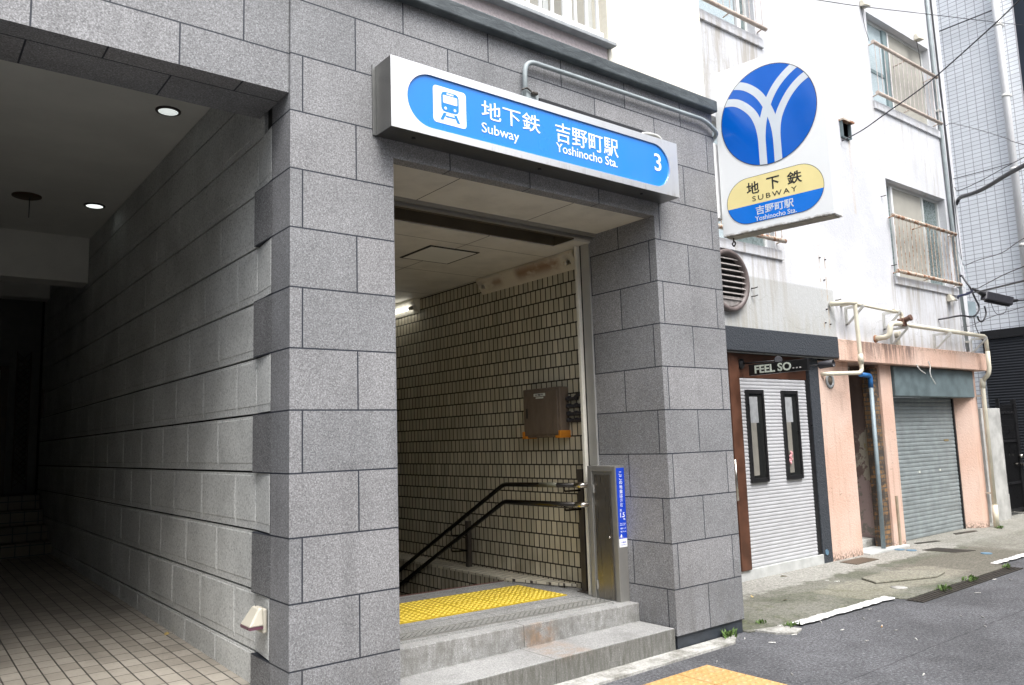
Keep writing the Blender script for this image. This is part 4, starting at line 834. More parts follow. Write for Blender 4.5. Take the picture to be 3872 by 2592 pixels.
MB().box(2.832, 2.836, 1.556, 1.572, 1.70, 1.785).build('handle', M['black'], t)
for (ya, yb, za, zb_) in ((1.31, 1.462, 1.885, 1.910), (1.335, 1.435, 1.866, 1.879)): MB().box(2.8325, 2.8355, ya, yb, za, zb_).build('label_plate', M['plate'], t)
fx = Frame((2.832, 0, 0), (0, -1, 0), (0, 0, 1)); letters('lettering', '分電盤', fx, -1.445, -1.33, 1.890, 1.905, 0.0008, M['black_letter'], t, 0.0006, 0.02)
for (ya, yb) in ((1.575, 1.632), (1.128, 1.19)):
    g = MB(); g.box(2.828, 2.95, ya, yb, 1.522, 1.545)
    yv = (1.612, 1.632) if ya > 1.5 else (1.128, 1.150)
    g.box(2.828, 2.95, yv[0], yv[1], 1.545, 1.585); g.build('corner_guard', M['orange'], t, bevel=0.003)
for i, z in enumerate((1.850, 1.787, 1.722, 1.668)):
    mb = MB(); mb.tube(smooth_path([(2.925, 1.135, z), (2.925, 1.05, z-0.004), (2.92, 0.99, z+(0.022 if i == 0 else -0.002)), (2.915, 0.86, z+(0.05 if i == 0 else 0.0))]), 0.016, 10)
    for q in (1.122, 1.03): mb.cyl((2.925, q, z), (2.925, q-0.022, z), 0.021, 10)
    tag(mb.build('cable_conduit', M['cable']), ('topmost, bent dark cable conduit right of the brown steel cabinet', 'second dark cable conduit from the top beside the brown steel cabinet', 'third dark cable conduit from the top beside the brown steel cabinet', 'lowest dark cable conduit beside the brown steel cabinet')[i], 'conduit', 'cable conduits beside the brown cabinet')
# handrail
t = thing('handrail', 'two-bar dark metal handrail going down the stairs along the tiled wall', 'handrail', (2.88, 0.95, 0.29))
RX = 2.685
for z1, zm_, ze in ((1.147, 1.132, 0.206), (0.997, 0.984, 0.056)):
    dz, dy = (ze-zm_), 1.835
    zr = lambda y: zm_+dz*(y-1.738)/dy
    r_ = MB(); r_.tube(round_path([(RX, 0.80, z1), (RX, 1.738, zm_), (RX, 1.738+dy*2.2, zm_+dz*2.2)], 0.05, 5), 0.0195, 14); rail = r_.build('rail', M['rail'], t)
    MB().tube(smooth_path([(RX, 0.81, z1), (RX, 0.765, z1), (RX+0.012, 0.742, z1), (RX+0.05, 0.735, z1)]), 0.0215, 14).build('rail_end', M['rail_end'], rail)
    MB().tube(round_path([(RX, 0.945, z1-0.018), (RX, 0.945, z1-0.052), (2.90, 0.947, z1-0.055)], 0.02), 0.008, 8).build('rail_bracket', M['rail'], rail)
    MB().tube(round_path([(RX, 2.585, zr(2.585)-0.02), (RX, 2.585, zr(2.585)-0.075), (2.90, 2.585, zr(2.585)-0.085)], 0.02), 0.008, 8).build('rail_bracket', M['rail'], rail)
MB().tube([(RX, 1.02, 1.1435), (RX, 1.24, 1.140)], 0.0203, 14).build('braille_label', plain('greenish_label', (0.12, 0.12, 0.085), 0.5), t)
p_ = MB(); p_.box(2.860, 2.915, 0.92, 0.975, 0.288, 1.262); p_.box(2.83, 2.945, 0.88, 1.0, 0.288, 0.296); p_.build('post', M['post_paint'], t, bevel=0.003)
MB().box(2.860, 2.905, 2.56, 2.61, 0.317, 0.752).build('post', M['post_paint'], t, bevel=0.003)

# narrow steel cabinet with the elevation notice
t = thing('control_cabinet', 'narrow stainless cabinet with a blue notice, at the right side of the entrance', 'cabinet', (2.81, 0.58, 0.29))
g = MB(); g.box(2.770, 2.856, 0.44, 0.745, 0.289, 1.295); g.build('body', M['steel_dark'], t, bevel=0.003)
g = MB(); g.box(2.757, 2.770, 0.44, 0.478, 0.289, 1.295); g.box(2.757, 2.770, 0.700, 0.745, 0.289, 1.295); g.box(2.757, 2.770, 0.478, 0.700, 1.252, 1.295); g.build('door_frame', M['steel_dark'], t, bevel=0.003)
dk = steel('dark_mirror_steel', (0.27, 0.255, 0.235), 0.3, (60, 60, 3), 0.9); DR = MB().box(2.760, 2.772, 0.503, 0.678, 0.30, 1.228).build('door', dk, t, bevel=0.002)
MB().lathe((2.760, 0.530, 0.757), (-1, 0, 0), [(0.010, 0), (0.010, 0.006), (0.004, 0.010), (0, 0.010)], 14).build('lock', M['rail_end'], DR)
for z in (1.085, 0.36): MB().box(2.752, 2.760, 0.676, 0.686, z, z+0.066).build('hinge', M['steel'], DR)
fn = Frame((0, 0.44, 0), (1, 0, 0), (0, 0, 1))
mb = MB(); fn.plate(mb, [(2.769, 0.748), (2.853, 0.748), (2.853, 1.279), (2.769, 1.279)], 0.0, 0.002); N_ = mb.build('notice', M['notice_blue'], t)
mb = MB(); fn.plate(mb, [(2.769, 0.688), (2.853, 0.688), (2.853, 0.7475), (2.769, 0.7475)], 0.0, 0.002)
for i in range(7): fn.plate(mb, arc(2.775+0.012*i, 0.748, 0.005, 0, 180, 6), 0.0021, 0.0026)
mb.build('notice_foot', M['sign_white'], N_)
for i, ch in enumerate('ここの地盤は海抜'): letters('lettering', ch, fn, 2.796, 2.827, 1.222-0.0335*i, 1.250-0.0335*i, 0.0022, M['sign_white'], N_, 0.0006, 0.01)
letters('lettering', '約', fn, 2.790, 2.809, 0.950, 0.972, 0.0022, M['sign_white'], N_, 0.0006)
letters('lettering', '1.5', fn, 2.791, 2.838, 0.908, 0.944, 0.0022, M['sign_white'], N_, 0.0006, 0.02)
letters('lettering', 'm', fn, 2.824, 2.841, 0.888, 0.900, 0.0022, M['sign_white'], N_, 0.0006, 0.01)
letters('lettering', 'About 1.5 meters\nabove sea level', fn, 2.784, 2.846, 0.848, 0.868, 0.0022, M['sign_white'], N_, 0.0004)
letters('lettering', '海拔約 1.5 米', fn, 2.786, 2.845, 0.821, 0.833, 0.0022, M['sign_white'], N_, 0.0004)
letters('lettering', '해발 약 1.5M', fn, 2.786, 2.845, 0.797, 0.809, 0.0022, M['sign_white'], N_, 0.0004)
mb = MB(); fn.plate(mb, [(2.786, 0.762), (2.800, 0.762), (2.800, 0.778), (2.793, 0.786), (2.786, 0.778)], 0.002, 0.0026); fn.plate(mb, arc(2.780, 0.768, 0.003, 0, 330, 8), 0.002, 0.0026); fn.plate(mb, [(2.770, 0.7605), (2.815, 0.7605), (2.815, 0.762), (2.770, 0.762)], 0.002, 0.0026); mb.build('house_symbol', M['sign_white'], N_)
letters('lettering', '◇ 横浜市', fn, 2.784, 2.840, 0.717, 0.730, 0.0022, M['notice_blue'], N_, 0.0004, 0.02)
letters('lettering', '海抜表示', fn, 2.782, 2.842, 0.702, 0.709, 0.0022, M['notice_blue'], N_, 0.0004)
# ------------------------------------------------------------------ white apartment house with the shops
AB = thing('apartment_house', 'weathered white rendered apartment house over peach and black shop fronts', 'building', (8, 1.2, 0))
YW = 1.2
holes = [(5.0, 6.21, 6.14, 7.4), (5.05, 6.29, 3.585, 4.95), (8.95, 10.86, 6.04, 7.365), (9.08, 10.90, 3.575, 4.955)]   # x0,x1,z0,z1
def wall_with_holes(mb, x0, x1, z0, z1, hs, y, yd, skip=()):
    xs = sorted({x0, x1, *[v for h in hs for v in h[:2]]}); zs = sorted({z0, z1, *[v for h in hs for v in h[2:]]})
    for a, b in zip(xs, xs[1:]):
        for c, d in zip(zs, zs[1:]):
            if any(h[0] <= a and b <= h[1] and h[2] <= c and d <= h[3] for h in hs): continue
            mb.poly([(a, y, c), (b, y, c), (b, y, d), (a, y, d)])
    for h in hs:
        a, b, c, d = h
        mb.poly([(a, y, c), (a, yd, c), (a, yd, d), (a, y, d)]); mb.poly([(b, y, c), (b, y, d), (b, yd, d), (b, yd, c)]); mb.poly([(a, y, c), (b, y, c), (b, yd, c), (a, yd, c)]); mb.poly([(a, y, d), (a, yd, d), (b, yd, d), (b, y, d)])
g = MB(); wall_with_holes(g, 3.5, 11.29, 2.36, 12, holes, YW, YW+0.30)
g.poly([(11.29, YW, 2.36), (11.29, 5.0, 2.36), (11.29, 5.0, 12), (11.29, YW, 12)])
g.build('upper_wall', M['white_render'], AB, recalc=False)
MB().box(11.02, 11.285, YW-0.022, YW-0.001, 2.62, 12).build('corner_strip', M['white_render'], AB)
MB().box(3.5, 11.28, 2.9, 3.1, 0.0, 12).build('core_wall', M['dark_inside'], AB)
# beam over the shops: black part, peach part
MB().box(3.65, 7.355, 1.125, 1.6, 2.372, 2.628).build('shop_beam', M['charcoal'], AB, bevel=0.008)
MB().box(7.355, 11.66, 1.125, 1.6, 2.345, 2.606).build('shop_beam', M['pink'], AB, bevel=0.008)
MB().box(6.86, 7.06, 1.24, 1.7, 0.0, 2.371).build('pillar', M['charcoal'], AB, bevel=0.006)
g = MB(); g.box(7.06, 7.74, 1.242, 1.75, 0.0, 2.344); g.build('pillar', M['pink'], AB, bevel=0.006)
MB().box(8.52, 8.82, 1.242, 1.75, 0.0, 2.344).build('pillar', M['pink'], AB, bevel=0.006)
MB().prism([(11.0, 1.47, 0), (11.22, 1.242, 0), (11.43, 1.242, 0), (11.43, 1.75, 0), (11.0, 1.75, 0)], (0, 0, 2.344)).build('pillar', M['pink'], AB, bevel=0.006)
MB().box(8.34, 8.519, 1.27, 1.40, 0.0, 2.30).build('broken_brick_edge', M['old_brick'], AB, bevel=0.01)
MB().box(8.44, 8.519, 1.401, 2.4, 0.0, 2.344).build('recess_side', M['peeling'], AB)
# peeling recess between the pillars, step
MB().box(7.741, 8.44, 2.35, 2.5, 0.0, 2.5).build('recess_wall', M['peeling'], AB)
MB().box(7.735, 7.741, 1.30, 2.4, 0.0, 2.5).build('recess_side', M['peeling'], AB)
MB().hexa(((7.742, 1.75, 0.1), (8.44, 1.75, 0.1), (8.44, 2.3, 0.1), (7.742, 2.3, 0.1)), ((7.742, 1.75, 0.95), (8.44, 1.75, 0.25), (8.44, 2.3, 0.25), (7.742, 2.3, 0.95))).build('sloped_stair_side', plain('brown_stair_side', (0.13, 0.06, 0.045), 0.7), AB)
MB().box(7.742, 8.44, 1.45, 2.3, 0.0, 0.13).build('doorway_step', M['kerb'], AB, bevel=0.01)
MB().box(7.742, 8.75, 1.16, 1.45, 0.0, 0.035).build('doorway_sill', M['shut_base'], AB, bevel=0.01)
MB().box(7.742, 8.44, 1.6, 2.4, 2.30, 2.345).build('recess_soffit', M['ceiling'], AB)
# bar shutter with two slit windows
g = MB(); g.box(5.30, 5.47, 1.21, 1.6, 0.115, 2.371); g.box(5.47, 6.86, 1.285, 1.6, 2.105, 2.371); g.build('timber_frame', M['brown_timber'], AB, bevel=0.006)
MB().box(5.2, 6.86, 1.235, 1.7, 0.0, 0.115).build('shutter_base', M['shut_base'], AB, bevel=0.004)
g = MB()
prof = []
nsl = 52; zz0, zz1 = 0.117, 2.100; ph = (zz1-zz0)/nsl
def slats(xa, xb, za, zb_):
    k0 = int(round((za-zz0)/ph)); k1 = int(round((zb_-zz0)/ph))
    for i in range(k0, k1):
        z = zz0+ph*i
        pr = [(1.270, z), (1.265, z+0.006), (1.262, z+ph*0.45), (1.264, z+ph*0.86), (1.270, z+ph)]
        for (ya, a), (yb, b) in zip(pr, pr[1:]): g.poly([(xa, ya, a), (xb, ya, a), (xb, yb, b), (xa, yb, b)])
slats(5.47, 6.79, zz0, 1.0); slats(5.47, 6.79, 1.96, zz1); slats(5.47, 5.63, 1.0, 1.96); slats(5.90, 6.29, 1.0, 1.96); slats(6.56, 6.79, 1.0, 1.96)
SH = g.build('bar_shutter', M['alu_slat'], AB, recalc=False)
MB().box(6.79, 6.86, 1.255, 1.6, 0.115, 2.104).build('shutter_guide', M['black_frame'], AB)
for (a, b) in ((5.612, 5.918), (6.277, 6.578)):
    f_ = MB(); w_ = 0.034
    f_.box(a, a+w_, 1.232, 1.30, 0.985, 1.975); f_.box(b-w_, b, 1.232, 1.30, 0.985, 1.975); f_.box(a+w_, b-w_, 1.232, 1.30, 0.985, 1.03); f_.box(a+w_, b-w_, 1.232, 1.30, 1.935, 1.975)
    W = f_.build('window', M['black_frame'], SH, bevel=0.003)
# panes are laid a level up so that nothing nests deeper than three
for (a, b, c_) in ((5.646, 5.884, 0.115), (6.311, 6.544, 0.105)):
    MB().box(a, b, 1.248, 1.255, 1.03, 1.935).build('pane', M['glass'], SH)
    g = MB().mat(M['pane_reflection']); g.box(a+0.012, a+c_, 1.2455, 1.248, 1.06, 1.62); g.mat(M['pane_reflection_top']).box(a+0.012, a+c_+0.045, 1.2455, 1.248, 1.62, 1.90); g.build('reflection_strip', None, SH)  # beige strips on the panes paint the street's reflection into their colour
MB().tube([(5.20, 1.14, 1.25), (5.20, 1.14, 0.835)], 0.014, 10).build('door_handle', M['rail_end'], AB)
MB().box(5.0, 5.30, 1.235, 1.6, 0.0, 2.371).build('door_side', M['brown_timber'], AB)
# garage shutter
g = MB(); ns = 34; gz = 1.92/ns
for i in range(ns):
    z = 0.012+gz*i; pr = [(1.436, z), (1.427, z+0.007), (1.424, z+gz*0.5), (1.427, z+gz*0.88), (1.436, z+gz)]
    for (ya, a), (yb, b) in zip(pr, pr[1:]): g.poly([(8.82, ya, a), (10.97, ya, a), (10.97, yb, b), (8.82, yb, b)])
G_ = g.build('garage_shutter', M['grey_slat'], AB, recalc=False)
for (xx, zz_) in ((9.72, 0.885), (10.35, 0.885)): B(xx, xx+0.05, 1.418, 1.426, zz_, zz_+0.03).build('finger_pull', M['plate'], G_)
B(10.60, 10.74, 1.418, 1.426, 1.305, 1.33).build('finger_pull', plain('brass_letter_slot', (0.22, 0.17, 0.08), 0.5), G_)
B(10.96, 10.99, 1.40, 1.47, 0.0, 1.93).build('shutter_guide', M['black_frame'], AB)
MB().box(8.86, 11.30, 1.215, 1.45, 1.935, 2.335).build('shutter_housing', M['grey_box'], AB, bevel=0.012)
# windows of the flats
def bars(mb, xa, xb, z0, z1, n, y, r=0.0055, m=None):
    for i in range(n): xx = xa+(xb-xa)*i/(n-1); mb.tube([(xx, y, z0), (xx, y, z1)], r, 5, False)
def flat_window(h, label, layout, rail_mat, bar_mat, rz0, rz1, rx0, rx1, nb, sill=True):
    a, b, c, d = h; yw = YW+0.10
    f_ = MB().mat(M['window_metal']); t_ = 0.045
    f_.box(a, a+t_, yw, yw+0.08, c, d); f_.box(b-t_, b, yw, yw+0.08, c, d); f_.box(a+t_, b-t_, yw, yw+0.08, d-t_, d); f_.box(a+t_, b-t_, yw, yw+0.08, c, c+t_)
    for (x_, w_, mk) in layout['mull']: f_.mat(M[mk]).box(x_, x_+w_, yw-0.012, yw+0.06, c+t_, d-t_)
    W = f_.build('window', None, AB); W['label'] = label
    p_ = MB()
    for (xa, xb, mk, dy) in layout['pane']: p_.mat(M[mk]).box(xa, xb, yw+0.02+dy, yw+0.028+dy, c+t_, d-t_)
    for (xa, xb, za, zb_, mk) in layout.get('bar', ()): p_.mat(M[mk]).box(xa, xb, yw+0.01, yw+0.035, za, zb_)
    p_.build('pane', None, W)
    if sill: MB().box(a-0.02, b+0.12, YW-0.028, YW+0.02, c-0.115, c).build('sill', M['white_render'], W, bevel=0.006)
    r_ = MB().mat(rail_mat); yr = YW-0.085
    for z in (rz0, rz1): r_.tube([(rx0, yr, z), (rx1, yr, z)], 0.026, 10)
    for xx in (rx0+0.05, (rx0+rx1)/2, rx1-0.05): r_.tube([(xx, yr, rz0), (xx, YW+0.02, rz0-0.02)], 0.009, 6); r_.tube([(xx, yr, rz1), (xx, YW+0.12 if a < xx < b else YW+0.02, rz1-0.02)], 0.009, 6)
    r_.mat(bar_mat); bars(r_, rx0+0.05, rx1-0.06, rz0, rz1, nb, yr)
    r_.build('guard_rail', None, W)
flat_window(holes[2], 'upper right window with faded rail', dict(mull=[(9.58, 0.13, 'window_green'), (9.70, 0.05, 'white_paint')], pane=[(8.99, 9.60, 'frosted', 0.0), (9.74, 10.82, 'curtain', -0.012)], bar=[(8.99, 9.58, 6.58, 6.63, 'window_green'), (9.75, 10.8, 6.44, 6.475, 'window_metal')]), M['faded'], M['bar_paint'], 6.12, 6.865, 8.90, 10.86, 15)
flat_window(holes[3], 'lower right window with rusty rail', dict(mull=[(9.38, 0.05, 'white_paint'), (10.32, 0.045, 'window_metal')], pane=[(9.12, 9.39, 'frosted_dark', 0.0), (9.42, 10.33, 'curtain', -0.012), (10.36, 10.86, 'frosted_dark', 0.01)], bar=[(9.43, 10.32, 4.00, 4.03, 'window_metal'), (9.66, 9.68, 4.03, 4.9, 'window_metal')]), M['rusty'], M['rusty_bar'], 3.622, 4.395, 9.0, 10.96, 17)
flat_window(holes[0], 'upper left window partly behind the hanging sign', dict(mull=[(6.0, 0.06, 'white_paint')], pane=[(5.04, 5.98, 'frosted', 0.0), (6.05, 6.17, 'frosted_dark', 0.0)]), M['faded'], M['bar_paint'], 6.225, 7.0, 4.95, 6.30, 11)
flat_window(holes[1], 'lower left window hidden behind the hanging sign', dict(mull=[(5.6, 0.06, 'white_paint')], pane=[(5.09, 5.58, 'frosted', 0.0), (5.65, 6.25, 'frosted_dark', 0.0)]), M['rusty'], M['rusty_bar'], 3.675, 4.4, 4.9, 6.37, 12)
# big round louvre
V = MB(); V.lathe((5.335, YW, 3.125), (0, -1, 0), [(0.335, 0), (0.338, 0.05), (0.325, 0.065), (0.29, 0.06), (0.283, 0.02), (0.27, 0.0)], 40); VT = V.build('round_vent', M['brown_vent'], AB)
MB().lathe((5.335, YW-0.003, 3.125), (0, -1, 0), [(0.275, 0), (0.275, 0.003), (0, 0.003)], 32).build('vent_back', M['dark_inside'], VT)
s_ = MB()
for i in range(8):
    z = 2.925+0.062*i; hw_ = math.sqrt(max(0.0, 0.281**2-(z-3.125)**2))
    s_.hexa(((5.335-hw_, YW-0.048, z-0.006), (5.335+hw_, YW-0.048, z-0.006), (5.335+hw_, YW-0.025, z+0.012), (5.335-hw_, YW-0.025, z+0.012)), ((5.335-hw_, YW-0.048, z-0.001), (5.335+hw_, YW-0.048, z-0.001), (5.335+hw_, YW-0.025, z+0.017), (5.335-hw_, YW-0.025, z+0.017)))
s_.poly([(5.335+0.278*math.cos(rad(q)), YW-0.035, 3.125+0.278*math.sin(rad(q))) for q in range(218, 323, 8)])
s_.build('vent_slats', M['vent_slat'], VT)
# small duct stub in the wall
h_ = MB().mat(M['grey_box']); h_.box(7.965, 7.98, YW-0.04, YW+0.1, 5.30, 5.53); h_.box(8.17, 8.185, YW-0.04, YW+0.1, 5.30, 5.53); h_.box(7.98, 8.17, YW-0.03, YW+0.1, 5.295, 5.31); h_.mat(M['rusty']).box(7.95, 8.23, YW-0.07, YW+0.1, 5.515, 5.54); h_.mat(M['frosted_dark']).box(7.98, 8.17, YW+0.0, YW+0.01, 5.31, 5.515); h_.build('duct_stub', None, AB)
v2 = MB(); v2.lathe((7.29, 1.242, 2.105), (0, -1, 0), [(0.092, 0), (0.092, 0.012), (0.06, 0.016), (0.058, 0.0)], 28); v2 = v2.build('round_vent', M['sill_grey'], AB); MB().lathe((7.29, 1.240, 2.105), (0, -1, 0), [(0.06, 0), (0.06, 0.004), (0, 0.004)], 24).build('vent_back', plain('rusty_vent_mesh', (0.10, 0.08, 0.06), 0.8), v2)
v3 = MB(); v3.lathe((8.97, YW, 2.76), (0, -1, 0), [(0.05, 0), (0.05, 0.05), (0.042, 0.055), (0.0, 0.055)], 24); v3.hexa(((8.93, 1.16, 2.60), (9.0, 1.16, 2.60), (9.0, 1.198, 2.60), (8.93, 1.198, 2.60)), ((8.93, 1.16, 2.71), (9.0, 1.16, 2.71), (9.0, 1.198, 2.71), (8.93, 1.198, 2.71))); v3.build('round_vent', M['beige_plastic'], AB, bevel=0.004)
an = MB()
for x, z in ((5.77, 3.085), (5.765, 2.995), (7.50, 3.10), (7.50, 3.035), (8.98, 2.93), (8.90, 4.66), (9.02, 3.71)): an.tube([(x, YW, z), (x+0.015, YW-0.035, z), (x+0.05, YW-0.05, z+0.012)], 0.007, 5)
for x, z in ((7.205, 3.60), (7.325, 3.59), (7.27, 3.33), (7.27, 2.97), (7.22, 2.80), (7.33, 2.79)): an.tube([(x, YW, z), (x, YW-0.02, z)], 0.008, 5)
an.build('anchor_stubs', M['iron'], AB)

# outdoor speakers / hooded fittings on the wall
def hooded(x, z, label):
    mb = MB(); mb.hexa(((x-0.02, YW-0.10, z-0.06), (x+0.12, YW-0.11, z-0.05), (x+0.12, YW-0.002, z-0.05), (x-0.02, YW-0.002, z-0.06)), ((x, YW-0.045, z+0.05), (x+0.06, YW-0.05, z+0.05), (x+0.06, YW-0.002, z+0.05), (x, YW-0.002, z+0.05)))
    return tag(mb.build('hooded_fitting', M['beige_plastic'], bevel=0.012), label, 'wall fitting', 'cream hooded fittings on the white wall')
hooded(10.63, 3.405, 'cream hooded fitting low on the white wall under the rusty window rail')
hooded(8.80, 7.43, 'small white hooded fitting above the left corner of the top right window')
hooded(10.40, 7.42, 'small white hooded fitting beside the grey downpipe at the top right window')

# drain pipes on brackets
def bracket(x, z, L=0.25, H=0.20, y1=None):
    mb = MB(); t_ = 0.011
    mb.box(x-t_, x+t_, YW-L, YW, z, z+0.03); mb.box(x-t_, x+t_, YW-0.03, YW, z-H, z)
    mb.hexa(((x-t_, YW-0.03, z-H), (x+t_, YW-0.03, z-H), (x+t_, YW, z-H), (x-t_, YW, z-H)), ((x-t_, YW-L, z-0.002), (x+t_, YW-L, z-0.002), (x+t_, YW-L+0.035, z-0.002), (x-t_, YW-L+0.035, z-0.002))); return mb
PY = 1.0
P1_ = thing('drain_pipe', 'cream drain pipe dropping past the black and peach beam to the doorway', 'pipe', (7.6, PY, 2.2))
MB().tube(round_path([(7.62, YW, 3.05), (7.60, PY+0.02, 3.05), (7.585, PY, 3.03), (7.615, PY, 2.225), (7.58, PY+0.01, 2.19), (7.17, PY+0.15, 2.18), (7.12, YW+0.05, 2.18)], 0.05), 0.025, 14).build('pipe', M['pvc'], P1_)
MB().tube(round_path([(7.33, YW-0.02, 3.035), (7.45, PY+0.02, 3.045), (7.60, PY, 3.04)], 0.05), 0.03, 12).build('pipe_stub', M['pvc'], P1_)
MB().tube([(7.60, PY, 3.035), (8.60, PY, 3.005)], 0.018, 12).build('cross_pipe', M['pvc'], P1_)
MB().tube([(7.607, PY, 2.42), (7.612, PY, 2.30)], 0.033, 14).build('pipe_sleeve', M['pvc'], P1_)
for x in (7.70, 8.64): bracket(x, 3.0).build('bracket', M['bracket'], P1_)
P2_ = thing('drain_pipe', 'cream drain pipe along the white wall and down beside the rightmost peach pillar', 'pipe', (10, PY, 2.8))
MB().tube(round_path([(8.55, PY, 3.02), (8.70, PY, 3.02), (8.75, PY, 2.98), (8.75, PY, 2.88)], 0.04), 0.026, 12).build('pipe', M['pvc'], P2_)
MB().tube(round_path([(8.40, YW+0.02, 2.67), (8.42, PY+0.02, 2.68), (8.43, PY, 2.84), (8.60, PY, 2.86), (8.72, PY, 2.86)], 0.06), 0.034, 14).build('pipe_elbow', M['pvc'], P2_)
MB().lathe((8.40, YW, 2.67), (0, -1, 0), [(0.05, 0), (0.05, 0.012), (0.036, 0.014), (0.0, 0.014)], 20).build('wall_collar', M['rusty'], P2_)
MB().tube(round_path([(8.72, PY, 2.858), (11.30, PY, 2.845), (11.35, PY, 2.80), (11.36, PY, 2.60)], 0.06), 0.029, 14).build('pipe', M['pvc'], P2_)
vv = MB(); vv.box(8.70, 8.80, PY-0.04, PY+0.04, 2.83, 2.93); vv.cyl((8.76, PY, 2.90), (8.76, PY-0.10, 2.93), 0.034, 14); vv.cyl((8.76, PY-0.09, 2.928), (8.76, PY-0.12, 2.935), 0.042, 14); vv.tube([(8.66, PY, 2.90), (8.72, PY, 2.92)], 0.02, 8); vv.build('valve', plain('brown_valve', (0.13, 0.07, 0.05), 0.5), P2_, bevel=0.004)
for x, H in ((8.80, 0.20), (10.06, 0.20), (11.27, 0.20)): bracket(x, 2.80, 0.25, H).build('bracket', M['bracket'], P2_)
# the run on down at the right-hand corner
MB().tube(round_path([(11.36, PY, 2.62), (11.36, PY, 2.36), (11.36, 1.02, 2.27), (11.42, 1.12, 2.20), (11.42, 1.14, 2.12), (11.40, 1.14, 0.30)], 0.05), 0.032, 14).build('pipe', M['pvc'], P2_)
s2 = MB(); s2.tube([(11.40, 1.14, 0.34), (11.395, 1.14, 0.02)], 0.040, 14); s2.tube([(11.42, 1.13, 2.22), (11.42, 1.14, 2.08)], 0.039, 14); s2.build('pipe_sleeve', M['pvc'], P2_)
s2 = MB(); s2.box(11.38, 11.44, 1.14, 1.25, 0.50, 0.52); s2.box(11.38, 11.44, 1.14, 1.25, 1.95, 1.97); s2.build('pipe_clip', M['rusty'], P2_)
P3_ = thing('service_pipe', 'grey pipe with a bright blue elbow in the peeling doorway', 'pipe', (8.26, 1.24, 0.0))
MB().tube(round_path([(7.95, 1.20, 2.195), (8.26, 1.24, 2.195), (8.262, 1.24, 2.04)], 0.05), 0.03, 14).build('elbow', M['blue_pipe'], P3_)
MB().tube([(8.262, 1.24, 2.08), (8.225, 1.24, 0.03)], 0.0265, 14).build('pipe', M['galv'], P3_)
P4_ = thing('downpipe', 'thin grey conduit down the right edge of the white house', 'conduit', (11.0, 1.16, 2.6))
MB().tube([(10.90, 1.165, 12), (10.93, 1.165, 6.6), (11.0, 1.165, 4.5), (11.09, 1.165, 2.62)], 0.026, 12).build('pipe', M['grey_pipe'], P4_)
for z, x in ((6.35, 10.94), (4.38, 11.005), (3.6, 11.045), (2.75, 11.08)): MB().box(x-0.04, x+0.04, 1.13, 1.199, z, z+0.03).build('pipe_clip', M['bracket'], P4_)
mb = MB(); mb.box(8.625, 8.665, 1.222, 1.2415, 0.03, 0.65); tag(mb.build('timber_batten', plain('weathered_batten', (0.30, 0.25, 0.18), 0.8, vary=0.2)), 'weathered timber batten leaning on the peach pillar left of the garage', 'batten')
mb = MB(); mb.cyl((6.93, 1.24, 0.13), (6.93, 1.232, 0.13), 0.032, 20); tag(mb.build('round_sticker', M['cap_blue']), 'small round blue sticker at the foot of the black pillar', 'sticker')

# bar sign and its two spotlights
SG = thing('shop_sign', 'small black board with pale shadowed lettering sticking out over the bar shutter', 'sign', (5.48, 0.78, 2.1))
MB().box(5.482, 5.522, 0.42, 1.10, 2.108, 2.222).build('board', M['black_frame'], SG, bevel=0.003)
fs = Frame((5.48, 0, 0), (0, -1, 0), (0, 0, 1))
letters('lettering', 'FEEL SO', fs, -1.025, -0.60, 2.124, 2.208, 0.002, plain('pale_green_letter', (0.62, 0.68, 0.60), 0.5), SG, 0.004, 0.024)
letters('lettering', '...', fs, -0.585, -0.49, 2.136, 2.150, 0.002, M['bracket'], SG, 0.003)
def spot(x, label, hd, L):
    t = thing('spotlight', label, 'spotlight', (x, 1.28, 2.26), 'black arm spotlights over the bar shutter')
    MB().lathe((x, 1.284, 2.255), (0, -1, 0), [(0.055, 0), (0.055, 0.02), (0.02, 0.04), (0, 0.04)], 20).build('wall_rose', M['black'], t)
    e = Vector((x, 1.28-L, 2.245)); MB().tube([(x, 1.25, 2.255), e], 0.008, 8).build('arm', M['black'], t)
    h = Vector(hd).normalized(); MB().lathe(e-h*0.045, h, [(0.036, 0), (0.041, 0.01), (0.041, 0.17), (0.036, 0.172), (0.034, 0.15), (0.0, 0.15)], 24).build('lamp_head', M['cable'], t)
spot(5.60, 'black spotlight on the left arm, its cap end towards the street corner', (0.75, 0.55, -0.1), 0.46)
spot(6.62, 'black spotlight on the right arm in front of the peach pillar', (0.05, -1, 0.05), 0.36)

# small things in the windows of the bar
mb = MB()
for i in range(9): mb.lathe((6.36+random.uniform(-.035, .035), 1.236+random.uniform(-.004, .004), 1.17+0.014*i), (random.uniform(-.3, .3), -1, random.uniform(-.3, .3)), [(0.0, 0.0), (0.022, 0.004), (0.014, 0.012), (0, 0.012)], 8)
tag(mb.build('cloth_flower', M['pink_thing']), 'small pink cloth ornament in the right slit window of the bar', 'ornament')

